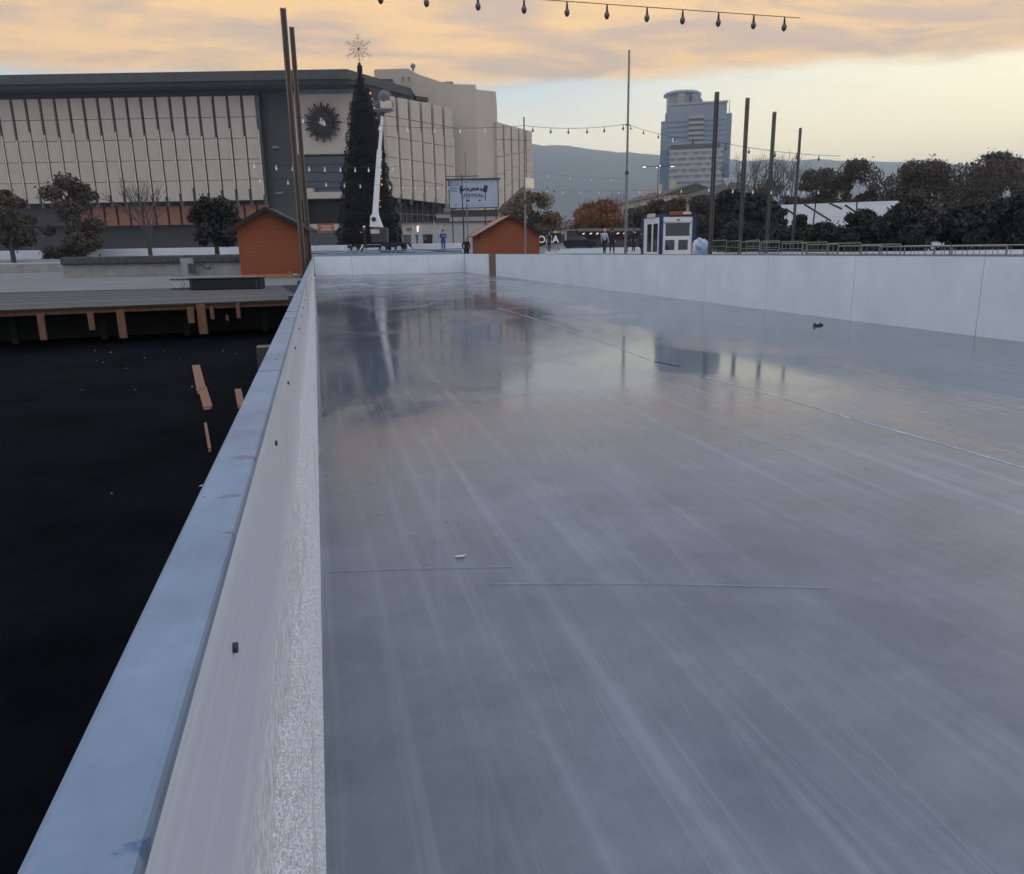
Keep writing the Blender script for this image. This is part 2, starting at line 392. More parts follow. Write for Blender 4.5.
# raised seams of the ice sheet
mat('ice_ridge', (.44, .48, .54, 1), .35, .3, 3)
b = MB()
def ridge(pa, pb, w):
    a, c = gz(*pa, .002), gz(*pb, .002); n = 60
    d = (c-a).normalized(); nn = Vector((-d.y, d.x, 0)); pts = []
    for i in range(n+1):
        q = a.lerp(c, i/n)+nn*(random.uniform(-.4, .4)*w+math.sin(i/n*math.pi)*(c-a).length*.012); ww = w*random.uniform(.25, 1)
        pts.append((q, ww))
    for (q0, w0), (q1, w1) in zip(pts, pts[1:]):
        b.add([q0-nn*w0, q1-nn*w1, q1-nn*w1*.2+Vector((0, 0, .004)), q0-nn*w0*.2+Vector((0, 0, .004))], [(0, 1, 2, 3)])
        b.add([q0-nn*w0*.2+Vector((0, 0, .004)), q1-nn*w1*.2+Vector((0, 0, .004)), q1+nn*w1, q0+nn*w0], [(0, 1, 2, 3)])
ridge((498, 308), (650, 360), .010); ridge((706, 377), (850, 418), .012); ridge((845, 417), (1024, 468), .012)
ridge((326, 572), (512, 567), .0014); ridge((490, 584), (830, 588), .0014)
tag(b.build('ice_ridge', 'ice_ridge'), kind='structure')

# ------------------------------------------------------------------ ground
mat('paving', S(150, 150, 154), .7, .15, .6, bump=.1)
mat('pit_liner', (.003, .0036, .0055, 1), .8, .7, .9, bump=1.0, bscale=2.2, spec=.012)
mat('apron', G(.13), .85, .25, 1, bump=.2)
BX0, BX1, BY0, BY1 = -22.0, 20.0, -12.0, 59.5
b = MB()
far = 9000
def ringq(x0, y0, x1, y1, z): b.add([(x0, y0, z), (x1, y0, z), (x1, y1, z), (x0, y1, z)], [(0, 1, 2, 3)])
ringq(-far, -far, far, BY0, ZP); ringq(-far, BY1, far, far, ZP); ringq(-far, BY0, BX0, BY1, ZP); ringq(BX1, BY0, far, BY1, ZP)
tag(b.build('plaza', 'paving'), kind='structure')
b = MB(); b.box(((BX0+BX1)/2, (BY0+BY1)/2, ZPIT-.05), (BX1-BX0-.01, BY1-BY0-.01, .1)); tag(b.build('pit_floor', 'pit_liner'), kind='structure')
b = MB()
for A, B in (((BX0, BY1), (BX1, BY1)), ((BX0, BY0), (BX0, BY1)), ((BX1, BY1), (BX1, BY0))):
    b.wall(A, B, ZPIT, ZP-.004, .3, 0)
tag(b.build('retaining_edge', 'concrete'), kind='structure')
def ZR(y): return min(.65, max(.25, .28+.021*(y-16)))
b = MB()
yy_ = [BY0+.02, 14.5, 16, 20, 24, 28, 33.7, BY1-.02]
for y0, y1 in zip(yy_, yy_[1:]):
    x0, x1 = XW+.1, BX1-.02
    b.add([(x0, y0, ZR(y0)), (x1, y0, ZR(y0)), (x1, y1, ZR(y1)), (x0, y1, ZR(y1))], [(0, 1, 2, 3)])
b.box((4.9, (YF+.1+BY1)/2, ZB/2-.15), (XW+.1, BY1-YF-.12, ZB+.3)); tag(b.build('apron_ground', 'apron'), kind='structure')
b = MB(); b.box(((BX0-.2)/2, (25.4+BY1)/2, ZB/2-.15), (-.2-BX0-.02, BY1-25.42, ZB+.3)); tag(b.build('yard_ground', 'apron'), kind='structure')
# the square rises gently beyond the rink
def ZQ(D): return ZP if D < 61 else min(1.5, ZP+.45*(D-61)/34)
b = MB(); A0, B0 = xy(535, 61), xy(1250, 61); A1, B1 = xy(535, 95), xy(1250, 95); A2, B2 = xy(535, 420), xy(1250, 420)
for q, z_ in ((A0, ZP+.004), (B0, ZP+.004), (A1, 1.5), (B1, 1.5), (A2, 1.5), (B2, 1.5)): q.z = z_
b.add([A0, B0, B1, A1, B2, A2], [(0, 1, 2, 3), (3, 2, 4, 5)])
A3, A4, A5 = A0.copy(), A1.copy(), A2.copy(); A3.z = A4.z = A5.z = ZP-.1
b.add([A0, A1, A4, A3, A2, A5], [(0, 1, 2, 3), (1, 4, 5, 2)])
tag(b.build('square', 'paving'), kind='structure')
# upper terrace in front of the palace
A = xy(-700, 64); B = xy(545, 64.0)
b = MB(); n = FH
b.prism([A, B, B+n*120, A+n*120], ZP-.5, ZT); tag(b.build('terrace', 'paving'), kind='structure')
mat('pale_ledge', S(196, 198, 205), .75, .12, .5)
A, B = xy(-60, 73), xy(467, 73); z1 = zat(420, 243.8, 73)
b = MB(); b.wall(A, B, ZT, z1, 2.0); tag(b.build('low_wall', 'pale_ledge', bevel=.03), 'long low white wall across the terrace behind the lift', 'low wall')

# ------------------------------------------------------------------ deck and pit
dk = thing('wooden_deck', (-4, 21, 0), 'weathered grey wooden deck with a brown edge above the dark pit', 'deck')
e0, e1 = Vector((-15.0, 15.9, 0)), Vector((-.30, 17.45, 0)); dv = (e1-e0).normalized(); dn = Vector((-dv.y, dv.x, 0))
b = MB()
w = .145; nb = 53
for i in range(nb):
    a = e0+dn*(.06+i*(w+.008)); c = e1+dn*(.06+i*(w+.008)); dz = random.uniform(-.004, .006)
    b.wall(c, a, ZB-.03+dz, ZB+dz, w, 0)
b.build('boards', 'deck_board', dk, True)
b = MB(); b.wall(e0-dn*0.0, e1-dn*0.0, ZB-.13, ZB+.004, .05, 0); b.build('edge_beam', 'old_wood', dk, True)
for px, w_, y0, y1 in ((190, 6, 307, 323), (200.5, 8, 304, 334), (211.5, 3.4, 307, 319), (227, 2, 315, 320.5), (237.5, 3.4, 303, 318), (120, 7, 310, 338), (90, 5, 312, 330), (40, 6, 314, 340)):
    rr_ = RT*((px-512)/F) - UP*((y0-437)/F) + FWD; q_ = Vector((rr_.x, rr_.y, 0)); nn_ = dn; D = ((e0-dn*.09).dot(nn_)/q_.dot(nn_))*rr_.dot(FH)
    p0, p1 = at(px, y0, D), at(px, y1, D); q = at(px+w_, y0, D); ww = (q-p0).length
    b = MB(); zt = min(p0.z, ZB-.02); b.box((p0.x, p0.y, (zt+p1.z)/2), (ww, .06, zt-p1.z), rz=FACE*.4, ry=random.uniform(-.02, .02)); b.build('support_slat', 'old_wood', dk, True)
for i in range(9):
    p = e0.lerp(e1, (i+.5)/9)+dn*.9
    b = MB(); b.box((p.x, p.y, (ZPIT+ZB-.06)/2), (.12, .12, ZB-.06-ZPIT)); b.build('post', 'black_rubber', dk, True)
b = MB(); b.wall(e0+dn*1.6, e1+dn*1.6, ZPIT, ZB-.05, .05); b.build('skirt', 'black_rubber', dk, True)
def plank(pa, pb, wpx, label):
    a, c = gz(*pa, ZPIT+.02), gz(*pb, ZPIT+.02); d = c-a; w = (gz(pa[0]+wpx, pa[1], ZPIT+.02)-a).length
    b = MB(); b.box((0, 0, 0), (w, d.length, .035)); b.box((w*.1, d.length*.03, -.004), (w*.7, d.length*1.04, .02))
    o = b.build('plank', 'old_wood', bevel=.004); o.location = (a+c)/2; o.rotation_euler = (0, 0, math.atan2(-d.x, d.y))
    tag(o, label, 'plank', 'brown planks lying in the pit')
plank((196, 366), (202, 392), 7, 'brown plank on the black pit floor, farther of the joined pair')
plank((202.5, 388), (208, 408), 7.5, 'brown plank on the black pit floor, nearer of the joined pair')
plank((238, 390), (241.5, 407), 6, 'short brown plank half hidden behind the blue rail')
plank((205.5, 424), (210, 450), 2.6, 'narrow brown stick lying nearest in the black pit')
mat('debris', S(160, 165, 175), .7, .2, 5)
b = MB()
for _ in range(26):
    p = Vector((random.uniform(-6, -.4), random.uniform(5, 16), ZPIT+.012)); s_ = random.uniform(.01, .024); a = random.uniform(0, 3)
    d1, d2 = Vector((math.cos(a), math.sin(a), .1))*s_, Vector((-math.sin(a), math.cos(a), .2))*s_*.5
    b.extr([p-d1, p-d2, p+d1, p+d2], (0, 0, .003))
tag(b.build('litter', 'debris'), 'pale specks of leaf litter scattered over the black pit floor', 'litter', kind='stuff')
# long black box on the deck
p = at(228, 287, 22.3); t = thing('storage_box', (p.x, p.y, ZB), 'long low black box lying on the deck in front of the left hut', 'box', rz=FACE+.02)
b = MB(); b.box((0, 0, .155), (2.0, .5, .30)); b.build('body', 'black_rubber', t, bevel=.02)
b = MB(); b.box((0, 0, .323), (2.06, .56, .035)); b.build('lid', 'dark_steel', t, bevel=.012)
for x in (-.93, .9):
    b = MB(); b.box((x, -.254, .16), (.04, .016, .28)); b.build('strap', 'dark_steel', t)
p = at(187, 287, 22.6); t = thing('truss_section', (p.x, p.y, ZB), 'short black lattice truss piece left of the long black box', 'truss', rz=FACE)
b = MB()
for yy in (-.13, .13):
    for zz in (.03, .29): b.tube((-.42, yy, zz), (.42, yy, zz), .024, n=6)
b.build('chord', 'dark_steel', t)
b = MB()
for yy in (-.13, .13):
    for i in range(4):
        x0 = -.42+i*.21; z0, z1 = (.03, .29) if i % 2 else (.29, .03)
        b.tube((x0, yy, z0), (x0+.21, yy, z1), .014, n=5)
b.build('brace', 'pale_steel', t)
# low wall with dark coping
A, B = xy(60, 38.5), xy(262, 38.5)
lw = thing('garden_wall', ((A+B)/2), 'low pale concrete wall with dark rough coping left of the hut', 'wall')
b = MB(); b.wall(A, B, ZB-.1, zat(210, 262.5, 38.5), .5); b.build('wall', 'concrete', lw, True)
b = MB(); b.wall(A, B, zat(210, 262.5, 38.5), zat(210, 254.6, 38.5), .9, .18); b.build('coping', 'rough_coping', lw, True, bevel=.06)
A2, B2 = xy(181, 38.5), xy(194, 38.5)
b = MB(); b.wall(A2, B2, ZB, zat(188, 258, 38.5), .3, .28); b.build('pier', 'concrete', lw, True)
A2, B2 = xy(188.5, 38.5), xy(195, 38.5)
b = MB(); b.wall(A2, B2, ZB+.1, zat(188, 263.5, 38.5), .05, .33); b.build('recess_panel', 'rough_coping', lw, True)
A2, B2 = xy(212, 38.5), xy(226, 38.5)
b = MB()
pts = [at(199, 264, 38.18), at(203, 265.5, 38.18), at(205, 268, 38.18), at(210, 269, 38.18), at(210, 266.5, 38.18)]
b.path(pts, .03, 5); b.build('cable', 'black_rubber', lw, True)

# ------------------------------------------------------------------ huts
def make_hut(loc, rz, label, W=2.5, Dp=2.2, He=2.1, Ha=2.78, ov=.34, roofm=('roof_felt', 'roof_felt')):
    t = thing('wooden_hut', loc, label, 'hut', rz=rz, group='wooden market huts')
    b = MB(); nb = 14
    # plank walls: stacked boards, with gable
    h = (He-.14)/nb
    for i in range(nb):
        z0 = .14+i*h
        for (c, d) in (((0, -Dp/2, z0+h/2), (W, .04, h-.012)), ((0, Dp/2, z0+h/2), (W, .04, h-.012)), ((-W/2, 0, z0+h/2), (.04, Dp-.04, h-.012)), ((W/2, 0, z0+h/2), (.04, Dp-.04, h-.012))):
            b.box(c, d)
    b.box((0, 0, He/2+.07), (W-.05, Dp-.05, He-.16))
    b.build('wall', 'hut_wood', t)
    k = 5; hh = (Ha-He)/k
    for yy in (-Dp/2-.02, Dp/2-.02):
        b = MB()
        for i in range(k):
            z0 = He+i*hh-.004*i; f0, f1 = 1-i/k, 1-(i+1)/k*.96
            b.extr([(-W/2*f0, yy, z0), (W/2*f0, yy, z0), (W/2*f1, yy, z0+hh), (-W/2*f1, yy, z0+hh)], (0, .04, 0))
        b.build('gable', 'hut_wood', t)
    b = MB(); b.box((0, -Dp/2-.035, He+.01), (W+.02, .03, .07)); b.build('cross_batten', 'hut_wood', t)
    sl = math.atan2(Ha-He, W/2); L_ = (W/2+ov)/math.cos(sl)
    for s in (-1, 1):
        cx = s*(W/2+ov)/2; cz = Ha+.06-(W/2+ov)/2*math.tan(sl)
        b = MB(); b.box((cx, 0, cz), (L_, Dp+.7, .045), ry=s*sl); r_ = b.build('roof', roofm[0 if s < 0 else 1], t)
        b = MB(); b.box((cx, 0, cz-.045), (L_-.05, Dp+.6, .03), ry=s*sl); b.build('soffit', 'hut_trim', r_)
        for yb_ in (-Dp/2-.37, Dp/2+.37):
            b = MB(); b.box((cx, yb_, cz-.05), (L_, .03, .16), ry=s*sl); b.build('bargeboard', 'roof_felt', r_)
    b = MB(); b.box((0, 0, .07), (W+.04, Dp+.04, .13)); b.build('plinth', 'hut_trim', t)
    for s in (-1, 1):
        for yy in (-Dp/2, Dp/2):
            b = MB(); b.box((s*(W/2+.005), yy, He/2+.08), (.07, .07, He-.13)); b.build('corner_post', 'hut_wood', t)
    return t
mat('roof_ply', S(150, 104, 76), .8, .2, 3)
pl = xy(275.5, 34.2)
h1 = make_hut((pl.x, pl.y, ZB), FACE+.10, 'orange wooden hut with a dark roof beside the rink, on the left behind the deck')
p2 = xy(505.5, 55.6)
h2 = make_hut((p2.x, p2.y, ZB), FACE+.22, 'orange wooden hut rising behind the far right corner of the rink', 4.1, 3.1, 2.1, 3.2, .42, ('roof_ply', 'roof_felt'))
b = MB(); b.tube((0, 0, 0), (0, 0, .18), .05, .02, 8); b.ball((0, 0, .2), .045)
p = at(290.5, 276.5, 32.6)
o = b.build('bottle', 'hut_trim'); o.location = (p.x, p.y, ZB); tag(o, 'small pale bottle standing at the foot of the left hut', 'bottle')
b = MB(); b.ball((0, 0, .08), .1, 8, .8); b.box((.09, .02, .05), (.14, .1, .09), rz=.4)
o = b.build('rag', 'canvas'); p = at(295.5, 277, 32.5); o.location = (p.x, p.y, ZB); tag(o, 'crumpled white rag beside the bottle by the left hut', 'rag')

# ------------------------------------------------------------------ masts
mat('mast_wood', S(78, 62, 48), .6, .25, 2, stretch=(3, 3, .6))
mat('mast_edge', S(200, 196, 188), .35, .15, 2, metal=.3)
mat('mast_chord', S(108, 98, 90), .45, .2, 2, metal=.3)
mat('mast_grey', S(92, 90, 88), .5, .2, 2, metal=.3)
def mast(px, D, zb, zt, w, label, group, name='light_mast', mc='mast_chord', mk='mast_wood'):
    p = xy(px, D); t = thing(name, (p.x, p.y, zb), label, 'mast', rz=FACE+.3, group=group); h = zt-zb
    b = MB()
    for sx in (-1, 1):
        for sy in (-1, 1): b.box((sx*w*.42, sy*w*.42, h/2), (w*.26, w*.26, h))
    b.build('chord', mc, t)
    b = MB(); b.box((0, 0, h/2), (w*.56, w*.56, h-.02)); b.build('core', mk, t)
    b = MB()
    k = max(2, int(h/3.4))
    for i in range(k):
        b.box((0, 0, .6+i*3.4), (w*1.08, w*1.08, .04))
    b.build('clamp', 'dark_steel', t)
    b = MB(); b.box((0, 0, .03), (w*2.2, w*2.2, .06)); b.build('base_plate', 'dark_steel', t)
    return t
mast(302.3, 32.0, ZB, 10.5, .20, 'tall brown twin mast standing in front of the left hut', 'masts by the left hut')
mast(309.0, 34.5, ZB, 10.5, .18, 'tall brown mast just right of the left hut, behind the twin', 'masts by the left hut')
for px, D, py, w, lb in ((710, 31, 92, .15, 'tall steel mast in front of the tower block'),
                         (739.5, 34, 98, .15, 'tall steel mast just right of the tower block'),
                         (766, 37, 112, .15, 'tall steel mast second from right above the shrubs'),
                         (792, 42, 128, .12, 'slimmest steel mast, rightmost above the shrubs')):
    mast(px, D, ZR(xy(px, D).y), zat(px, py, D), w*.78, lb, 'masts behind the right barrier', mc='mast_grey', mk='dark_steel')
def pole(px, D, zb, zt, r, label, extra=None):
    p = xy(px, D); t = thing('festoon_pole', (p.x, p.y, zb), label, 'pole', group='festoon poles'); h = zt-zb
    b = MB(); b.tube((0, 0, 0), (0, 0, h*.45), r, r, 10); b.tube((0, 0, h*.45), (0, 0, h), r*.82, r*.7, 10); b.build('shaft', 'steel', t)
    b = MB(); b.tube((0, 0, h*.45-.08), (0, 0, h*.45+.08), r*1.35, n=10); b.build('collar', 'dark_steel', t)
    b = MB(); b.box((0, 0, .02), (r*6, r*6, .04)); b.build('base_plate', 'dark_steel', t)
    if extra:
        b = MB(); b.tube((-.12, 0, extra-zb), (.12, 0, extra-zb), .03, n=6); b.build('hook', 'dark_steel', t)
    return t
D6 = 40.0
zs = zat(627, 125, D6)
pole(625.5, D6, ZB, zat(628, 50, D6), .07, 'tall thin grey pole left of the blue kiosk', zs)
pole(525.5, 40.5, ZB, zat(520, 117, 40.5), .055, 'thin grey pole in front of the middle hut')
pole(468, 60, ZT, zat(467.5, 153, 60), .05, 'thin pole standing before the billboard')

# ------------------------------------------------------------------ festoon strings
def festoon(pts, bulbs, r, label, size=.26, sag=.0, m='bulb_glass', up=.0):
    """pts: world points of the wire; bulbs: parameters along the whole wire"""
    mid = pts[0].copy()
    t = thing('festoon_string', mid, label, 'string lights', group='festoon strings')
    # refine with sag
    fine = []
    for a, c in zip(pts, pts[1:]):
        for i in range(10): 
            u = i/10; q = a.lerp(c, u); q.z -= sag*4*u*(1-u); fine.append(q)
    fine.append(pts[-1])
    b = MB(); b.path(fine, r, 4); b.build('wire', 'black_rubber', t, True)
    N = len(fine)-1
    for u in bulbs:
        x = u*N; i = min(int(x), N-1); q = fine[i].lerp(fine[i+1], x-i)
        b = MB(); b.lathe(q, [(.012, 0), (.016*size/.26, -.03), (.022*size/.26, -size*.40), (.028*size/.26, -size*.47)], 8); so = b.build('socket', 'black_rubber' if m == 'bulb_glass' else 'bulb_white', t, True)
        b = MB(); b.lathe(q, [(.02, -size*.45), (.05*size/.26, -size*.62), (.052*size/.26, -size*.78), (.03*size/.26, -size*.95), (.004, -size)], 8); b.build('bulb', m, t, True)
def span(a, c, Da, Dc): return [at(a[0], a[1], Da), at(c[0], c[1], Dc)]
festoon(span((380, -12), (800, 18), 15.5, 17), [.0, .1, .215, .32, .42, .515, .612, .70, .79, .88, .96], .008, 'festoon string with dark bulbs crossing the sky highest of all', .27)
A_, B_ = at(292, 116.5, 34), at(520, 126, 40.5)
festoon([A_, B_], [.04, .12, .34, .46, .58, .70, .82], .010, 'festoon string from the left masts across the dark christmas tree to the pole', .24, .25, 'bulb_white')
A_, B_ = at(520, 125, 40.5), at(627, 124, D6)
festoon([A_, B_], [.12, .29, .455, .63, .79, .965], .012, 'festoon string between the two thin poles above the mountain', .27, .18)
A_, B_ = at(627, 124, D6), at(708, 140, 31)
festoon([A_, B_], [.06, .25, .45, .65, .85], .008, 'festoon string from the tall thin pole across the tower block', .2, .15)
A_, B_ = at(708, 140, 31), at(840, 156, 36)
festoon([A_, B_], [.12, .28, .47, .64, .82], .010, 'festoon string linking the right masts against the yellow sky', .24, .12)
A_, B_ = at(250, 163, 36), at(400, 166.5, 46)
festoon([A_, B_], [.02, .14, .235, .335, .435, .54, .645, .745, .84, .94], .010, 'upper of two low festoon strings across the dark tree', .26, .10, 'bulb_white')
A_, B_ = at(250, 177.5, 38), at(462, 186, 60)
festoon([A_, B_], [.03, .12, .18, .26, .335, .405, .475, .55, .62, .69, .76, .83, .9], .010, 'lower of two low festoon strings across the dark tree', .24, .12, 'bulb_white')
A_, B_ = at(520, 170, 40.5), at(625, 178, D6)
festoon([A_, B_], [.27, .48, .68, .87], .005, 'faint festoon string against the blue mountain left of the tall pole', .17, .12, 'bulb_white')
A_, B_ = at(525, 189, 40.5), at(704, 188, 31)
festoon([A_, B_], [.05, .15, .26, .37, .48, .59, .70, .8, .9], .005, 'faint festoon string passing in front of the old apartment house', .15, .10, 'bulb_white')
A_, B_ = at(704, 187, 31), at(830, 190, 42)
festoon([A_, B_], [.03, .18, .32, .46, .60, .74, .88], .007, 'festoon string hung across the dark shrubs between the masts', .2, .06, 'bulb_white')

# ------------------------------------------------------------------ palace
PYREF = 150
ndk_loc = xy(325, 152); ndk_loc.z = ZT
nd = thing('palace', ndk_loc, 'huge beige stone palace with slit windows, dark roof and a sunburst emblem', 'building')
def P(name, b, m, **k): return b.build(name, m, nd, True, **k)
def slits(A, B, n, z0a, z0b, z1a, z1b, first=.5, glow=.66):
    """cladding panels between n slit windows along a wall, A left, B right"""
    A = Vector((A.x, A.y, 0)); B = Vector((B.x, B.y, 0)); d = (B-A); L = d.length; d.normalize(); nrm = Vector((d.y, -d.x, 0)); p = L/n
    lerp = lambda a, c, u: a+(c-a)*u
    b = MB(); rows = 5
    for i in range(n):
        u0, u1 = i/n, (i+1)/n-.22*p/L
        for r in range(rows):
            za0, zb0 = lerp(z0a, z0b, u0), lerp(z1a, z1b, u0); za1, zb1 = lerp(z0a, z0b, u1), lerp(z1a, z1b, u1)
            f = lambda lo, hi, k: lo+(hi-lo)*k
            b.wall(A+d*(u0*L), A+d*(u1*L), f(za0, zb0, r/rows)+.05, f(za0, zb0, (r+1)/rows)-.07, .9, .0, f(za1, zb1, r/rows)+.05, f(za1, zb1, (r+1)/rows)-.05)
        b.wall(A+d*(u0*L)+d*.03, A+d*(u1*L)-d*.03, za0+.2, zb0-.2, .4, -.45, za1+.2, zb1-.2)
    P('facade_cladding', b, 'ndk_stone')
    for i in range(n):
        u0, u1 = (i+1)/n-.22*p/L, (i+1)/n
        za, zb = lerp(z0a, z0b, u1), lerp(z1a, z1b, u1)
        b = MB(); b.wall(A+d*(u0*L), A+d*(u1*L), za-.8, zb-.3, .3, -.55); wd = P('window', b, 'glass')
        b = MB(); b.wall(A+d*(u0*L+.02), A+d*(u0*L+p*.10), za+.4, lerp(za, zb, glow), .3, -.05); b.build('lit_reveal', 'warm_cream', wd, False) if False else None
        b2 = MB(); b2.wall(A+d*(u0*L+.02), A+d*(u0*L+p*.09), za+.4+random.uniform(0, 2), lerp(za, zb, glow+random.uniform(-.05, .05)), .25, -.12)  # warm sky light on the lower slit reveal, painted as a cream strip
        o = b2.build('lit_reveal', 'warm_cream', None); o.parent = wd; 
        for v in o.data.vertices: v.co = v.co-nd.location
DL = 150
L0, L1 = xy(-80, DL), xy(262, DL); zb_ = zat(262, 200, DL); zt_ = zat(262, 95, DL)
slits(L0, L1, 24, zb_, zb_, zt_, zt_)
R0, R1 = xy(388, DL), xy(456, 168)
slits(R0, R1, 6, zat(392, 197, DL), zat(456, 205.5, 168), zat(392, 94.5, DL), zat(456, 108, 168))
Q0, Q1 = xy(497, 178), xy(533.5, 194)
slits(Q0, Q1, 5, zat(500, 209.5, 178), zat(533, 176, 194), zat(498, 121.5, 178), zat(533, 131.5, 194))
zg = ZT-.2
# ground storeys
b = MB(); b.wall(L0, L1, zg, zat(262, 222, DL+4), 1, -4); P('ground_wall', b, 'ndk_dark')
for i in range(15):
    u = 1-(i+.5)/26; 
    A_ = L0.lerp(L1, u-.016); B_ = L0.lerp(L1, u+.016)
    b = MB(); b.wall(A_, B_, zat(262, 223, DL), zb_-.7, .4, -1.6); P('brown_panel', b, 'brown_panel')
b = MB(); b.wall(L0, L1, zat(262, 222, DL), zb_+.6, 1, -2.3); P('storey_wall', b, 'ndk_dark')
b = MB(); b.wall(L0, L1, zb_+.3, zt_+1, 8, -1.2); P('wing_body', b, 'ndk_dark')
b = MB(); b.wall(R0, R1, zg, zat(430, 199, 158)+1.5, .5, -4); P('ground_glass', b, 'glass')
b = MB()
dR = (R1-R0)
for i in range(13):
    q = R0+dR*(i/12); nrm = Vector((dR.y, -dR.x, 0)).normalized(); q = q-nrm*3.9
    b.box((q.x, q.y, (zg+zat(430, 197, 158))/2), (.12, .12, zat(430, 197, 158)-zg), rz=.6)
for z_ in (zat(420, 213, 155), zat(420, 222, 155)): b.wall(R0-nrm*3.85, R1-nrm*3.85, z_, z_+.15, .12)
P('mullion', b, 'steel')
b = MB(); b.wall(R0, R1, zat(392, 196, DL), zat(392, 98, DL), 10, -1.2, zat(456, 203, 168), zat(456, 112, 168)); P('wing_body', b, 'ndk_dark')
b = MB(); b.wall(Q0, Q1, zg, zat(500, 205, 178), 10, -2.5, zg, zat(533, 176, 194)+.3); P('ground_wall', b, 'ndk_dark')
b = MB(); b.wall(Q0, Q1, zat(500, 206, 178), zat(498, 124, 178), 25, -1.2, zat(533, 176, 194)+.8, zat(533, 133, 194)); P('wing_body', b, 'ndk_stone')
A_, B_ = Q0.lerp(Q1, .72), Q1
b = MB(); b.wall(A_, B_, zat(530, 188, 192), zat(530, 178, 192), .3, .05); P('lit_window', b, 'warm_cream')
# central bay
C0, C1 = xy(262, 158), xy(396, 158)
b = MB(); b.wall(C0, C1, zg, zat(320, 80, 158), 10); P('bay_wall', b, 'ndk_dark')
for a, c in ((262, 292), (360, 391)):
    b = MB(); b.wall(xy(a, 152.5), xy(c, 152.5), zg, zat(320, 90, 152.5), 5); P('dark_pier', b, 'ndk_dark')
for py in (146, 192):
    b = MB(); b.wall(xy(272, 152.2), xy(279, 152.2), zat(275, py+2, 152), zat(275, py, 152), .2, .1); P('pier_vent', b, 'steel')
b = MB(); b.wall(xy(291.5, 151), xy(360, 151), zat(320, 154, 151), zat(320, 94, 151), 2); P('emblem_wall', b, 'ndk_stone')
b = MB()
for px in (291, 303, 315, 327, 339, 351):
    b.wall(xy(px, 150.5), xy(px+.8, 150.5), zat(320, 93.5, 151), zat(320, 86, 151), .6)
P('clerestory_mullion', b, 'steel')
b = MB(); b.wall(xy(291, 151.5), xy(360, 151.5), zat(320, 93.8, 151), zat(320, 86, 151), .4); P('clerestory', b, 'pale_glass')
b = MB(); b.wall(xy(301, 151), xy(340, 151), zat(320, 198.5, 151), zat(320, 192, 151), 2); P('balcony_beam', b, 'ndk_stone')
b = MB(); b.wall(xy(301, 151), xy(310, 151), zat(320, 192, 151), zat(320, 188, 151), 2); P('balcony_end', b, 'ndk_stone')
b = MB(); b.wall(xy(292, 153), xy(360, 153), zat(320, 199, 151), zat(320, 154.5, 151), 2); P('bay_glass', b, 'glass')
for py in (163, 171, 180, 187):
    b = MB(); b.wall(xy(292, 152.9), xy(360, 152.9), zat(320, py+.5, 151), zat(320, py, 151), .2, .15); P('transom', b, 'dark_steel')
b = MB(); b.wall(xy(300, 146), xy(346, 146), zat(320, 230.5, 146), zat(320, 224, 146), 3); P('entrance_fascia', b, 'render_wall')
b = MB(); b.wall(xy(280, 148), xy(395, 148), zg, zat(320, 230.5, 148), 2); P('entrance_glass', b, 'glass')
# emblem
em = at(322, 122, 150.2); er = 3.35
eo = bpy.data.objects.new('emblem', None)
def em_pt(r, a, dy=0): return em + _rt*(r*math.sin(a)) + Vector((0, 0, r*math.cos(a))) - FH*dy
b = MB(); n = 32
ring = [em_pt(er*.62, 2*math.pi*i/n) for i in range(n)]
b.extr(ring, FH*.6)
for i in range(n):
    a = 2*math.pi*i/n; ro = er*(1.04 if i % 2 == 0 else .86); w = .085
    b.extr([em_pt(er*.5, a-w), em_pt(ro*.98, a-w*.42), em_pt(ro, a), em_pt(ro*.98, a+w*.42), em_pt(er*.5, a+w)], FH*.5-FH*0)
emb = P('emblem', b, 'bronze')
b = MB(); n = 20
b.extr([em_pt(er*.25, 2*math.pi*i/n, .25) for i in range(n)], FH*.3)
for i in range(16):
    a = 2*math.pi*i/16; b.tube(em_pt(er*.28, a, .1), em_pt(er*.8, a, .1), .09, .05, 5)
P('emblem_disc', b, 'dark_steel')
b = MB()
b.extr([em_pt(er*.20, a, .4) if k % 2 else em_pt(er*.08, a, .4) for k, a in enumerate([i*math.pi/4+.4 for i in range(8)])], FH*.2)
b.box(em-FH*.4+Vector((0, 0, .05)), (.25, .2, 1.2), rz=FACE); P('emblem_figure', b, 'mast_edge')
# roof slab
z0r, z1r = zat(320, 85, 146), zat(320, 69, 146)
pts = [xy(-80, 146), xy(352, 146), xy(413.5, 163), xy(413.5, 163)+FH*30, xy(-80, 146)+FH*50]
b = MB(); b.prism(pts, zat(413, 96.5, 163), zat(413, 88, 163)); 
b.prism([q+FH*.8 for q in pts], zat(413, 88, 163), z1r-2.2); P('roof', b, 'ndk_roof')
b = MB(); pts2 = [q+FH*3 for q in pts[:3]]+[pts[3]-FH*2, pts[4]]; b.prism(pts2, z1r-2.3, z1r-.4); P('roof_crown', b, 'ndk_roof')
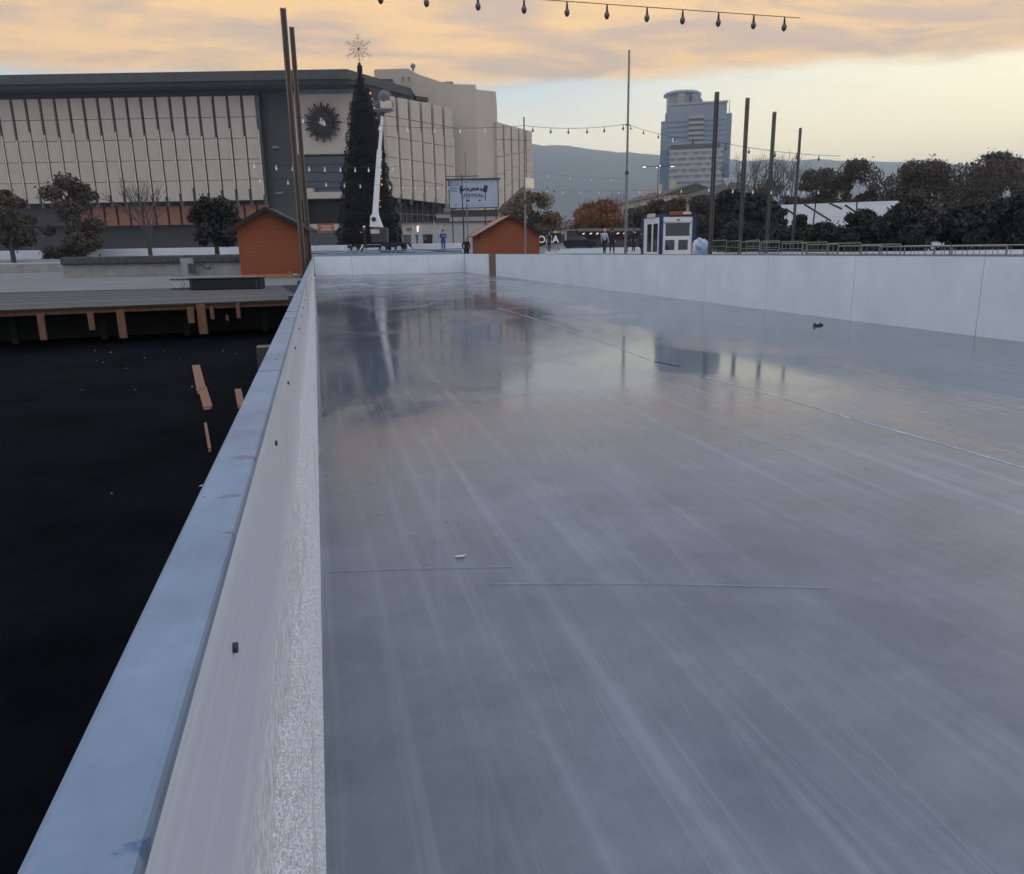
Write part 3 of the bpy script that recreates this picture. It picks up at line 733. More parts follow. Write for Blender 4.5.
# stage tower, beige, behind
def face(pxs, tops, D0, D1, th, zb, name, m='ndk_tower'):
    n = len(pxs); pts = []; px0, px1 = pxs[0], pxs[-1]
    top = []
    for px, ty in zip(pxs, tops):
        u = (px-px0)/(px1-px0); D = D0+(D1-D0)*u; top.append(at(px, ty, D))
    bot = [Vector((top[-1].x, top[-1].y, zb)), Vector((top[0].x, top[0].y, zb))]
    b = MB(); b.extr(top+bot, FH*th); return P(name, b, m)
face([374, 408, 413, 420, 444, 447], [69.5, 68.5, 71.5, 75, 83, 83.5], 188, 186, 24, 14, 'stage_tower')
face([434.5, 443, 447, 452, 475.5], [83, 82, 82.4, 84, 84.6], 171, 172, 22, zg+4, 'stage_tower')
face([475.5, 495.8], [89.3, 91.5], 172.5, 179, 20, zg+4, 'stage_tower')
b = MB()
for px in (405, 411): b.wall(xy(px, 185.9), xy(px+2.6, 185.9), zat(px, 81.5, 186), zat(px, 77, 186), .3, .12)
P('tower_vent', b, 'steel')
b = MB(); b.wall(xy(417, 169), xy(429, 171), zat(420, 101, 170), zat(420, 97, 170), 1, .5); P('tower_slot', b, 'ndk_dark')
b = MB(); b.wall(xy(447, 183), xy(455, 183), zat(450, 84, 183), zat(450, 81.5, 183), 2); b.tube(at(413, 71, 190), at(413, 66, 190), .25); b.ball(at(413, 66, 190), .6); P('roof_equipment', b, 'steel')
# low annexe in front
PYREF = 232
an = thing('annexe', xy(450, 122)+Vector((0, 0, ZT)), 'low cream two step annexe in front of the palace, below the billboard', 'building')
b = MB(); b.wall(xy(402, 120), xy(506, 120), ZT, zat(450, 222.5, 120), 6); b.build('wall', 'render_wall', an, True)
b = MB(); b.wall(xy(401, 120), xy(507, 120), zat(450, 222.5, 120), zat(450, 221.4, 120), 6.4, .3); b.build('parapet', 'ndk_roof', an, True)
b = MB(); b.wall(xy(437, 124), xy(509, 124), zat(450, 222, 120), zat(450, 213.5, 124), 5); b.build('upper_wall', 'render_wall', an, True)
b = MB(); b.wall(xy(436.5, 124), xy(509.5, 124), zat(450, 213.5, 124), zat(450, 212.5, 124), 5.5, .2); b.build('upper_parapet', 'ndk_roof', an, True)
b = MB(); b.wall(xy(403, 120), xy(437, 120), ZT, zat(420, 234.5, 120), .3, .12); b.build('shop_window', 'glass', an, True)
b = MB(); b.wall(xy(437, 124), xy(450, 124), zat(440, 221.5, 124), zat(440, 218, 124), .3, .12); b.build('dark_opening', 'ndk_dark', an, True)
b = MB(); b.wall(xy(407, 120), xy(412, 120), zat(410, 230.5, 120), zat(410, 228, 120), .2, .2); tag(b.build('red_sign', 'orange_red', an, True), None)
b = MB(); b.wall(xy(417, 120), xy(420.5, 120), zat(410, 232, 120), zat(410, 226, 120), .2, .2); b.build('lit_sign', 'stall_lamp', an, True)
# poster by the entrance
p = at(326, 231.5, 138)
t = thing('poster_board', (p.x, p.y, ZT), 'orange red poster board by the palace entrance left of the tree', 'poster', rz=FACE)
hz = zat(326, 223.5, 138)-ZT; hb = zat(326, 232.5, 138)-ZT
b = MB(); b.box((0, 0, (hz+hb)/2), (2.9, .12, hz-hb)); b.build('panel', 'orange_red', t)
b = MB()
for z_, w_ in ((.72, 2.2), (.5, 1.5), (.3, 2.0)): b.box((.1, -.08, hb+(hz-hb)*z_), (w_, .04, .12))
b.build('stripe', 'sack', t)
for x in (-1.3, 1.3):
    b = MB(); b.box((x, .02, hb/2), (.12, .1, hb)); b.build('leg', 'dark_steel', t)

PYREF = 250
# ------------------------------------------------------------------ billboard
Db = 88
p = at(474, 208, Db); t = thing('billboard', (p.x, p.y, ZT), 'white blue event billboard on a dark frame, above the annexe and middle hut', 'billboard', rz=FACE)
W = (at(498, 200, Db)-at(450, 200, Db)).length; z0, z1 = zat(474, 207.5, Db)-ZT, zat(474, 180, Db)-ZT; Hh = z1-z0
mat('poster_white', S(170, 179, 196), .5, .05, 1)
b = MB(); b.box((0, 0, (z0+z1)/2), (W, .18, Hh)); b.build('panel', 'poster_white', t)
b = MB(); b.box((0, 0, z1+.08), (W+.7, .45, .16)); b.box((-W/2-.06, 0, (z0+z1)/2), (.1, .24, Hh)); b.box((W/2+.06, 0, (z0+z1)/2), (.1, .24, Hh)); b.box((0, 0, z0-.05), (W+.2, .24, .09)); b.build('frame', 'dark_steel', t)
mat('ink', S(38, 44, 62), .6, .1, 1); mat('ink_pale', S(120, 130, 155), .6, .1, 1)
px2x = lambda px: (px-474)/48*W
py2z = lambda py: z0+(207.5-py)/27.5*Hh
text_mesh('date_lettering', '21.11', .62*Hh/3.3, 'ink', t, (px2x(455), -.10, py2z(183.6)), (math.pi/2, 0, 0))
for i in range(2):
    b = MB()
    for k in range(5): b.box((px2x(451.5+k*1.3), -.1, py2z(188+i*2.6)), (.22, .02, .12))
    b.build('small_print', 'ink_pale', t)
b = MB(); rr = random.Random(4)
for i in range(70):
    u = rr.uniform(-1, 1); px = 474+u*13.2; arch = 189.6-2.4*math.sqrt(max(0, 1-(u*.9)**2))+2.2
    x, z = px2x(px), py2z(arch+rr.uniform(-1.6, 1.5)); s_ = rr.uniform(.05, .13)
    b.box((x, -.10, z), (s_*1.6, .02, s_), ry=rr.uniform(-1, 1))
for u in (-1, 1):
    for i in range(16): b.box((px2x(474+u*12.3)+rr.uniform(-.15, .15), -.10, py2z(189.5)+rr.uniform(-.35, .35)), (.18, .02, .12), ry=rr.uniform(-1, 1))
b.build('garland_picture', 'ink', t)
b = MB()
for u in (-1, 1): b.box((px2x(474+u*11.6), -.1, py2z(196.5)), (.1, .02, .85))
b.box((px2x(468.5), -.1, py2z(200.5)), (.28, .02, .18)); b.box((px2x(480), -.1, py2z(200.5)), (.25, .02, .16)); b.box((px2x(456), -.1, py2z(204.6)), (.16, .02, .16))
b.build('gate_picture', 'ink', t)
text_mesh('title_lettering', 'FESTIVAL', Hh/5.2, 'ink', t, (px2x(474), -.10, py2z(195.8)), (math.pi/2, 0, 0))
b = MB()
for k in range(9): b.box((px2x(466+k*2.0), -.1, py2z(182.6+(k % 2)*.3)), (.14, .02, .06))
for k in range(12): b.box((px2x(466+k*1.5), -.1, py2z(205.3)), (.12, .02, .045))
b.build('footer_print', 'ink_pale', t)
for px in (452, 463, 485, 496):
    b = MB(); b.tube((px2x(px), .25, 0), (px2x(px), .25, z1-.2), .07, n=8); b.build('support_post', 'dark_steel', t)
b = MB(); b.box((0, .2, z0-.62), (W, .12, .72)); b.build('base_panel', 'ndk_dark', t)

# ------------------------------------------------------------------ street lamps
def street_lamp(px, ptop, D, zb, arms, label):
    p = xy(px, D); t = thing('street_lamp', (p.x, p.y, zb), label, 'street lamp', rz=FACE, group='street lamps'); h = zat(px, ptop, D)-zb
    b = MB(); b.tube((0, 0, 0), (0, 0, h), .07, .045, 8); b.build('pole', 'dark_steel', t)
    b = MB(); b.tube((-arms, 0, h-.05), (arms, 0, h-.02), .04, n=6); b.tube((0, -arms*.6, h+.02), (0, arms*.6, h+.06), .04, n=6); b.build('cross_arm', 'dark_steel', t)
    for x, y in ((-arms, 0), (arms, 0), (0, -arms*.6), (0, arms*.6)):
        b = MB(); b.box((x, y, h-.02), (.55 if x else .2, .2, .12)); hd = b.build('lamp_head', 'steel', t)
        b = MB(); b.box((x, y, h-.09), (.4 if x else .15, .15, .03)); b.build('lens', 'lamp_white' if px > 600 else 'pale_glass', hd)
street_lamp(464, 176, 78, ZT, 1.35, 'dark four armed street lamp in front of the billboard')
street_lamp(656, 166, 100, ZP, 1.75, 'lit four armed street lamp left of the tower block')

# ------------------------------------------------------------------ christmas tree
Dx = 80
p = at(367.5, 245, Dx); hx = zat(357, 72, Dx)-ZT; rb = (at(404, 240, Dx)-at(338, 240, Dx)).length/2
pxc = (at(367.5, 200, Dx)); 
t = thing('christmas_tree', (pxc.x, pxc.y, ZT), 'huge dark christmas tree with a wire star in front of the palace', 'christmas tree', rz=FACE)
lean = (at(357, 72, Dx)-at(371, 243, Dx)); lean.z = 0
b = MB(); b.lathe((0, 0, 0), [(rb*.88, .3), (rb*.88, .35), (rb*.30, hx*.82), (.10, hx)], 24); b.build('frame', 'needle', t)
b = MB(); rr = random.Random(5)
for i in range(15000):
    u = 1-math.sqrt(rr.random()); u = min(.985, u); z = .2+u*(hx-.2); r = rb*(1-u*.835 if u < .8 else (1-u)*1.66)*.97+.10; a = rr.uniform(0, 2*math.pi)
    r *= 1+.05*math.sin(u*70); q = Vector((math.cos(a)*r, math.sin(a)*r, z)); out = Vector((math.cos(a), math.sin(a), rr.uniform(-.55, .25))).normalized()
    tx = Vector((-math.sin(a), math.cos(a), rr.uniform(-.3, .3))); s_ = rr.uniform(.16, .34)
    b.add([q-tx*s_*.42, q+tx*s_*.42, q+out*s_*rr.uniform(.6, 1.1)-Vector((0, 0, .04))], [(0, 1, 2)])
b.build('foliage', 'needle', t)
b = MB(); b.tube((0, 0, hx-.9), (0, 0, hx+.8), .22, .12, 8); b.lathe((0, 0, hx-.2), [(.1, 0), (.26, .15), (.26, .7), (.1, .9)], 8); b.build('tip', 'needle', t)
b = MB(); zc = zat(357, 49, Dx)-ZT
for i in range(12):
    a = 2*math.pi*i/12; L_ = 1.25 if i % 2 == 0 else .85
    e = Vector((math.sin(a)*L_, 0, zc+math.cos(a)*L_)); b.tube((0, 0, zc), e, .022, n=4)
    for k in (.45, .7, .95):
        q = Vector((0, 0, zc)).lerp(e, k); d = Vector((math.cos(a), 0, -math.sin(a)))*.22
        b.tube(q, q+d+(e-Vector((0, 0, zc)))*.12, .016, n=4); b.tube(q, q-d+(e-Vector((0, 0, zc)))*.12, .016, n=4); b.ball(q, .05, 5)
b.tube((0, 0, hx+.6), (0, 0, zc), .03, n=5); b.build('star', 'mast_wood', t)
for i, (px, py) in enumerate(((371, 94), (373, 99.5), (374, 105), (375, 109), (377, 118.5), (380, 134), (381.5, 150), (382.5, 154), (382.5, 158), (383, 161), (383.5, 175), (384, 180), (384.5, 186), (383.5, 202), (384, 208), (383, 219), (356, 140), (350, 160), (352, 190), (347, 214), (360, 178), (366, 204), (344, 232), (362, 228), (358, 112))):
    q0 = at(px, py, Dx); u = (q0.z-ZT)/hx; r = rb*(1-u*.835 if u < .8 else (1-u)*1.66)*.98+.12
    dx = (q0-pxc).dot(_rt); dy = math.sqrt(max(.05, r*r-dx*dx))
    if i >= 16: continue
    b = MB(); b.ball((dx, -dy-.16, q0.z-ZT), .06 if i % 3 else .09, 6); b.build('light_bulb', 'lamp_warm', t)

# ------------------------------------------------------------------ lift truck
Dl = 68
p = at(379, 252, Dl); t = thing('boom_lift', (p.x, p.y, ZT), 'white boom lift truck with raised basket beside the christmas tree', 'boom lift', rz=FACE)
lx = lambda px, py: (at(px, py, Dl)-Vector((p.x, p.y, 0))).dot(_rt)
lz = lambda px, py: zat(px, py, Dl)-ZT
b = MB(); b.box((.1, 0, .62), (5.3, 1.9, .22)); b.box((1.6, 0, .8), (2.4, 1.9, .1)); b.build('chassis', 'cloth_navy', t, bevel=.03)
for x in (-1.9, .55, 1.9):
    for y in (-.9, .9):
        b = MB(); b.tube((x, y-.13, .40), (x, y+.13, .40), .40, n=18); wh = b.build('wheel', 'black_rubber', t)
        b = MB(); b.tube((x, y-.15, .40), (x, y+.15, .40), .2, n=12); b.build('rim', 'pale_steel', wh)
b = MB()
for x in (-2.75, -1.2, 2.6):
    for s in (-1, 1): b = MB(); b.tube((x, s*.9, .7), (x+(.45 if x > 0 else -.3), s*1.7, .04), .07, n=6); b.box((x+(.45 if x > 0 else -.3), s*1.7, .04), (.4, .4, .06)); b.build('outrigger', 'pale_steel', t)
b = MB(); cx = lx(380, 235); b.box((cx, 0, (lz(380, 243)+lz(380, 228))/2), (1.32, 1.5, lz(380, 228)-lz(380, 243))); b.build('turret', 'dark_steel', t, bevel=.08)
b = MB(); b.box((lx(376.5, 232), -.78, lz(376, 231.8)), (.75, .04, .34)); b.build('plate', 'mast_edge', t)
b = MB(); b.box((lx(376.5, 229), -.78, lz(376, 229)), (.3, .05, .14)); b.build('warning_label', 'orange_red', t)
b = MB(); b.extr([(lx(370.3, 227), -.35, lz(370, 227)), (lx(383, 227.5), -.35, lz(383, 227.5)), (lx(379, 217), -.35, lz(379, 217)), (lx(377.5, 210), -.35, lz(377, 210)), (lx(371, 216), -.35, lz(371, 216))], (0, .7, 0)); b.build('boom_base', 'white_paint', t, bevel=.03)
b = MB(); b.tube((lx(374.5, 219), -.4, lz(374, 219.5)), (lx(374.5, 219), .4, lz(374, 219.5)), .2, n=14); b.build('pivot', 'black_rubber', t)
def boom(pa, pb, w0, w1, m, name):
    a = Vector((lx(*pa), 0, lz(*pa))); c = Vector((lx(*pb), 0, lz(*pb))); d = (c-a).normalized(); n = Vector((d.z, 0, -d.x))
    b = MB(); vs = []
    for q, w in ((a, w0), (c, w1)):
        for sx, sy in ((-1, -1), (1, -1), (1, 1), (-1, 1)): vs.append(q+n*sx*w/2+Vector((0, sy*w/2, 0)))
    b.add(vs, [(3, 2, 1, 0), (4, 5, 6, 7), (0, 1, 5, 4), (1, 2, 6, 5), (2, 3, 7, 6), (3, 0, 4, 7)]); b.build(name, m, t, bevel=.015)
boom((375, 218), (379.5, 150), .46, .36, 'white_paint', 'boom'); boom((379.4, 152), (382.3, 116), .26, .20, 'white_paint', 'boom_extension'); boom((382.3, 117), (384, 110), .2, .2, 'dark_steel', 'jib')
bx0, bx1, bz0, bz1 = lx(374.5, 110), lx(393, 110), lz(380, 110), lz(380, 102)
bk = bpy.data.objects.new('basket', None)
b = MB(); yb = .45
b.box(((bx0+bx1)/2, 0, bz0), (bx1-bx0, .9, .1)); b.box(((bx0+bx1)/2, 0, bz0-.12), ((bx1-bx0)*.7, .5, .14))
for z in (bz0+.4, bz1):
    for y in (-yb, yb): b.tube((bx0, y, z), (bx1, y, z), .03, n=6)
    for x in (bx0, bx1): b.tube((x, -yb, z), (x, yb, z), .03, n=6)
for x in (bx0, (bx0+bx1)/2, bx1):
    for y in (-yb, yb): b.tube((x, y, bz0), (x, y, bz1), .03, n=6)
b.build('basket', 'steel', t)
b = MB(); b.box((bx0+1.05, -yb-.02, bz0+.36), (.95, .03, .55)); b.build('basket_panel', 'sack', t)
b = MB(); b.lathe((bx0+.85, 0, bz1-.3), [(.35, 0), (.5, .25), (.5, .8), (.38, 1.05), (.1, 1.18)], 14)
mat('grey_cover', G(.13), .7, .3, 3)
o = b.build('bundle', 'grey_cover'); o.location = (p.x, p.y, ZT); o.rotation_euler = (0, 0, FACE); tag(o, 'rounded grey bundle standing in the raised lift basket', 'bundle')

# ------------------------------------------------------------------ umbrellas
for i, (px, top, D, lb) in enumerate(((414, 224, 96, 'closed grey parasol leftmost of four in front of the annexe'), (421, 223, 95, 'closed grey parasol second from left in front of the annexe'),
                                  (435.5, 221, 93, 'tallest closed grey parasol, just left of the man in blue'), (442, 224, 97, 'closed grey parasol directly behind the man in blue'))):
    q = xy(px, D); t = thing('patio_umbrella', (q.x, q.y, ZT), lb, 'umbrella', group='closed parasols on the terrace'); h = zat(px, top, D)-ZT
    b = MB(); b.lathe((0, 0, 0), [(.34, .85), (.33, 1.2), (.24, h*.6), (.13, h*.85), (.03, h)], 9, smooth=False); b.build('canopy', 'umbrella_cloth', t)
    b = MB(); b.tube((0, 0, 0), (0, 0, h+.1), .03, n=6); b.build('pole', 'steel', t)
    b = MB(); b.box((0, 0, .05), (.6, .6, .1)); b.build('base', 'concrete', t)

# ------------------------------------------------------------------ people
def skin_obj(name, verts, edges, radii, m, parent, root=0, sub=1):
    me = bpy.data.meshes.new(name); me.from_pydata([tuple(v) for v in verts], edges, []); me.materials.append(M[m])
    o = bpy.data.objects.new(name, me); col.objects.link(o)
    md = o.modifiers.new('skin', 'SKIN'); md.use_smooth_shade = True
    sv = me.skin_vertices[0].data
    for i, r in enumerate(radii): sv[i].radius = (r, r) if not isinstance(r, tuple) else r
    for i in range(len(radii)): sv[i].use_root = (i == root)
    if sub: s = o.modifiers.new('sub', 'SUBSURF'); s.levels = sub; s.render_levels = sub
    dg = bpy.context.evaluated_depsgraph_get(); bpy.context.view_layer.update()
    me2 = bpy.data.meshes.new_from_object(o.evaluated_get(dg)); me2.name = name
    o.modifiers.clear(); o.data = me2
    for pl_ in me2.polygons: pl_.use_smooth = True
    if parent is not None: o.parent = parent
    return o
def person(loc, rz, label, h=1.74, jacket='cloth_dark', trousers='cloth_navy', cap=None, walk=0.0, arms='down', bag=None, hood=False):
    t = thing('person', loc, label, 'person', rz=rz); k = h/1.75
    V = lambda *p: Vector(p)*k
    st = walk
    J = dict(pel=V(0, 0, .95), wai=V(0, .01, 1.10), che=V(0, .0, 1.32), nck=V(0, .01, 1.50), hd0=V(0, -.015, 1.57), hd1=V(0, -.01, 1.66), hd2=V(0, 0, 1.73))
    for s, nme in ((-1, 'l'), (1, 'r')):
        sw = st*s
        J['hip'+nme] = V(s*.095, 0, .92); J['kne'+nme] = V(s*.10, -.05-sw*.16, .50+abs(sw)*.02); J['ank'+nme] = V(s*.10, -.0-sw*.30+.03, .085+(.06 if sw < -.1 else 0)); J['toe'+nme] = V(s*.12, -.16-sw*.30, .035+(.02 if sw < -.1 else 0))
        J['sho'+nme] = V(s*.185, .01, 1.43)
        if arms == 'down': J['elb'+nme] = V(s*.25, .02+sw*.10, 1.16); J['wri'+nme] = V(s*.255, -.07+sw*.22, .92); hd = V(0, -.02, -.09)
        elif arms == 'front': J['elb'+nme] = V(s*.25, -.03, 1.15); J['wri'+nme] = V(s*.09, -.28, 1.22); hd = V(-s*.05, -.05, .04)
        elif arms == 'pocket': J['elb'+nme] = V(s*.28, .06, 1.16); J['wri'+nme] = V(s*.19, -.06, .97); hd = V(-s*.02, -.05, -.06)
        elif arms == 'up': J['elb'+nme] = V(s*.27, -.14, 1.28); J['wri'+nme] = V(s*.17, -.34, 1.45); hd = V(-s*.01, -.07, .05)
        J['pal'+nme] = J['wri'+nme]+hd
    names = list(J); idx = {n: i for i, n in enumerate(names)}; verts = [J[n] for n in names]
    rad = dict(pel=.115, wai=.105, che=.12, nck=.05, hd0=.065, hd1=.085, hd2=.07)
    for n in 'lr': rad.update({'hip'+n: .085, 'kne'+n: .055, 'ank'+n: .038, 'toe'+n: .03, 'sho'+n: .06, 'elb'+n: .04, 'wri'+n: .028, 'pal'+n: .03})
    ed = [('pel', 'wai'), ('wai', 'che'), ('che', 'nck'), ('nck', 'hd0'), ('hd0', 'hd1'), ('hd1', 'hd2')]
    for n in 'lr': ed += [('pel', 'hip'+n), ('hip'+n, 'kne'+n), ('kne'+n, 'ank'+n), ('ank'+n, 'toe'+n), ('che', 'sho'+n), ('sho'+n, 'elb'+n), ('elb'+n, 'wri'+n), ('wri'+n, 'pal'+n)]
    edges = [(idx[a], idx[c]) for a, c in ed]; R_ = [rad[n]*k for n in names]
    for n, s in (('l', -1), ('r', 1)):                 # fingers and thumb
        base = J['pal'+n]; d = (J['pal'+n]-J['wri'+n]).normalized(); side = d.cross(Vector((s, .3, 0))).normalized()
        for f, ln in ((-1.5, .055), (-.5, .07), (.5, .075), (1.5, .065)):
            a = base+d*.02*k+side*f*.018*k; c = a+d*ln*.5*k; e = c+(d*.8+Vector((-s*.4, 0, 0)))*ln*.5*k
            i0 = len(verts); verts += [c, e]; R_ += [.009*k, .008*k]; edges += [(idx['pal'+n], i0), (i0, i0+1)]
        i0 = len(verts); verts.append(J['wri'+n]+d*.04*k-side*.055*k); R_.append(.011*k); edges.append((idx['wri'+n], i0))
    # nose
    i0 = len(verts); verts.append(J['hd1']+V(0, -.108, -.01)); R_.append(.014*k); edges.append((idx['hd1'], i0))
    skin_obj('body', verts, edges, R_, 'skin', t)
    b = MB()
    for s in (-1, 1): b.ball(J['hd1']+V(s*.032, -.082, .012), .011*k, 6)
    b.build('eye', 'cloth_dark', t)
    # clothes
    cn = ['wai', 'che', 'shol', 'elbl', 'wril', 'shor', 'elbr', 'wrir']; vv = [J['pel']-V(0, 0, .06)]+[J[n] for n in cn]+[J['nck']-V(0, 0, .02)]
    skin_obj('jacket', vv, [(0, 1), (1, 2), (2, 3), (3, 4), (4, 5), (2, 6), (6, 7), (7, 8), (2, 9)], [x*k for x in (.145, .14, .155, .085, .062, .048, .085, .062, .048, .075)], jacket, t)
    vv = [J['pel']+V(0, 0, .03)]+[J[n] for n in ('hipl', 'knel', 'ankl', 'hipr', 'kner', 'ankr')]
    skin_obj('trousers', vv, [(0, 1), (1, 2), (2, 3), (0, 4), (4, 5), (5, 6)], [x*k for x in (.13, .10, .072, .06, .10, .072, .06)], trousers, t)
    for n in 'lr': skin_obj('shoe', [J['ank'+n]-V(0, -.03, .03), J['toe'+n]+V(0, 0, .01)], [(0, 1)], [.052*k, .045*k], 'black_rubber', t)
    hc = J['hd1']+V(0, .015, .03)
    if cap:
        b = MB(); b.lathe(hc, [(.105*k, -.01*k), (.108*k, .03*k), (.09*k, .085*k), (.04*k, .115*k), (.003, .12*k)], 12); b.box(hc+V(0, -.1, .01), (.14*k, .10*k, .015*k)); b.build('cap', cap, t)
    else:
        b = MB(); b.lathe(hc+V(0, .012, 0), [(.06*k, -.09*k), (.095*k, -.03*k), (.102*k, .03*k), (.085*k, .08*k), (.04*k, .108*k), (.003, .112*k)], 12); b.build('hair', 'hair', t)
    return t
def stand(px, D, z): q = xy(px, D); return (q.x, q.y, z)
person(stand(443.5, 66, ZT), FACE+.2, 'person in blue work clothes, hands at the chest, before the low white wall', 1.82, 'cloth_blue', 'cloth_blue', 'cloth_dark', arms='front')
person(stand(604.5, 58, ZP), FACE+2.6, 'person in a pale grey jacket and dark trousers walking beside one in black', 1.70, 'cloth_grey', 'cloth_jean', 'cloth_grey', walk=.35)
person(stand(612, 59, ZP), FACE+2.8, 'person in black clothes in mid stride, beside the pale grey jacket', 1.80, 'cloth_dark', 'cloth_navy', walk=-.55)
person(stand(626, 66, ZQ(66)), FACE+.6, 'person in dark coat standing at the tall thin pole, left of the one in black', 1.75, 'cloth_navy', 'cloth_dark', 'cloth_jean', arms='pocket')
person(stand(633.5, 65, ZQ(65)), FACE-.5, 'person in black standing between the tall thin pole and the kiosk', 1.78, 'cloth_dark', 'cloth_dark', arms='pocket', walk=.25)
person(stand(641.5, 47, ZB+.15), FACE+1.5, 'person in dark navy standing against the left side of the blue kiosk', 1.80, 'cloth_navy', 'cloth_navy', arms='pocket')
person(stand(549, 72, ZQ(72)), FACE+.5, 'person in dark clothes in front of the black sign with white letters', 1.72, 'cloth_dark', 'cloth_navy', arms='pocket')
person(stand(365.5, 66.5, ZT+.55), FACE-1.0, 'worker in dark clothes and a white helmet at the left of the lift truck', 1.70, 'cloth_navy', 'cloth_dark', 'white_paint', arms='front')
person(stand(466.3, 56.5, ZB+.1), FACE+2.9, 'person in black with a pale cap, at the left corner of the middle hut', 1.78, 'cloth_dark', 'cloth_dark', 'cloth_grey', arms='pocket')
person(stand(426, 92, ZT), FACE+.3, 'person in dark blue between the closed parasols', 1.70, 'cloth_navy', 'cloth_navy', arms='pocket')

# ------------------------------------------------------------------ kiosk
Dk = 38.5
a, c, e = xy(643, 40.6), xy(660.5, Dk), xy(693, Dk+.3)
kz = zat(665, 214, Dk); p = (a+c+e)/3
t = thing('ticket_kiosk', (p.x, p.y, ZB), 'blue and white ticket kiosk with glass doors behind the right barrier', 'kiosk')
hk = kz
dfr, dsd = (e-c), (a-c)
back = a+(e-c)
b = MB(); b.prism([c, e, e+(a-c), a], ZB, ZB+.12); b.build('floor', 'blue_paint', t, True)
b = MB(); b.prism([c, e, e+(a-c), a], hk-.14, hk); b.build('roof', 'blue_paint', t, True)
for q in (c, e, a, e+(a-c)):
    b = MB(); b.box((q.x, q.y, (ZB+hk)/2), (.17, .17, hk-ZB+.03), rz=FACE); b.build('corner_post', 'blue_paint', t, True)
df, ds = dfr.normalized(), dsd.normalized(); Lf, Ls = dfr.length, dsd.length
wz = lambda py: zat(676, py, Dk)
# front wall with window openings
b = MB(); o_ = .02
z_lo, z1_, z2_, z3_, z4_, z_hi = ZB+.12, wz(250), wz(239.8), wz(236), wz(223), hk-.14
b.wall(c, e, z_lo, z1_, .06, o_); b.wall(c, e, z2_, z3_, .06, o_); b.wall(c, e, z4_, z_hi, .06, o_)
for u0, u1, zz0, zz1 in ((0, .13, z1_, z2_), (.42, .53, z1_, z2_), (.83, 1, z1_, z2_), (0, .13, z3_, z4_), (.87, 1, z3_, z4_)):
    b.wall(c+df*Lf*u0, c+df*Lf*u1, zz0, zz1, .06, o_)
b.build('front_wall', 'white_paint', t, True)
for u0, u1, zz0, zz1 in ((.13, .42, z1_, z2_), (.53, .83, z1_, z2_), (.13, .87, z3_, z4_)):
    b = MB(); b.wall(c+df*Lf*u0, c+df*Lf*u1, zz0, zz1, .02, -.01); wd = b.build('window', 'glass', t, True)
b = MB(); b.wall(c+df*Lf*.08, c+df*Lf*.92, z4_+.02, z4_+.08, .05, .09); b.build('canopy_rail', 'pale_steel', t, True)
b = MB(); b.wall(c+df*Lf*.46, c+df*Lf*.56, wz(220.5), wz(219), .03, .05); b.build('lamp', 'steel', t, True)
# door side
b = MB(); zz = lambda py: zat(652, py, 39.5)
b.wall(a, c, zz(224), hk-.14, .06, o_); b.wall(a, c, z_lo, zz(252), .06, o_)
for u0, u1 in ((0, .22), (.50, .56), (.84, 1)): b.wall(a-ds*Ls*u0, a-ds*Ls*u1, zz(252), zz(224), .06, o_)
b.build('side_wall', 'white_paint', t, True)
for u0, u1 in ((.22, .50), (.56, .84)):
    b = MB(); b.wall(a-ds*Ls*u0, a-ds*Ls*u1, zz(252), zz(224), .03, -.01); dr = b.build('door', 'glass', t, True)
b = MB(); b.wall(e, e+(a-c), z_lo, hk-.14, .05, 0); b.wall(e+(a-c), a, z_lo, hk-.14, .05, 0); b.build('rear_wall', 'white_paint', t, True)
b = MB(); b.wall(c+df*Lf*.22, c+df*Lf*.88, hk-.06, hk+.12, .05, .1); sg = b.build('sign', 'orange_red', t, True)
b = MB(); b.wall(c+df*Lf*.62, c+df*Lf*.86, hk-.02, hk+.09, .03, .135); b.build('sign_panel', 'mast_edge', t, True)
b = MB(); b.wall(a-ds*Ls*.3, a-ds*Ls*.72, hk-.12, hk+.06, .05, .1); b.build('side_sign', 'sack', t, True)
# bundle under blue tarp
q = xy(701.5, 36); t = thing('tarp_bundle', (q.x, q.y, ZB), 'pale sacks under a crumpled blue tarpaulin at the right of the kiosk', 'bundle', rz=FACE)
b = MB(); b.lathe((-.18, 0, 0), [(.22, 0), (.26, .3), (.25, .9), (.18, 1.25), (.05, 1.3)], 12); b.lathe((.36, .1, 0), [(.2, 0), (.22, .3), (.18, .7), (.05, .8)], 12); b.build('sack', 'sack', t)
bm = bmesh.new(); bmesh.ops.create_icosphere(bm, subdivisions=4, radius=1)
rr = random.Random(3)
from mathutils import noise as mn
for v in bm.verts:
    d = mn.noise(v.co*2.3)*.22+abs(mn.noise(v.co*5))*.16+mn.noise(v.co*11)*.05; v.co *= 1+d
    v.co = Vector((v.co.x*.42+.06-(.12 if v.co.z > 0 else -.12)*v.co.z, v.co.y*.42, max(-.9, v.co.z)*.50+.80))
me = bpy.data.meshes.new('tarpaulin'); bm.to_mesh(me); bm.free(); me.materials.append(M['tarp_blue'])
for pl_ in me.polygons: pl_.use_smooth = True
o = bpy.data.objects.new('tarpaulin', me); col.objects.link(o); o.parent = t

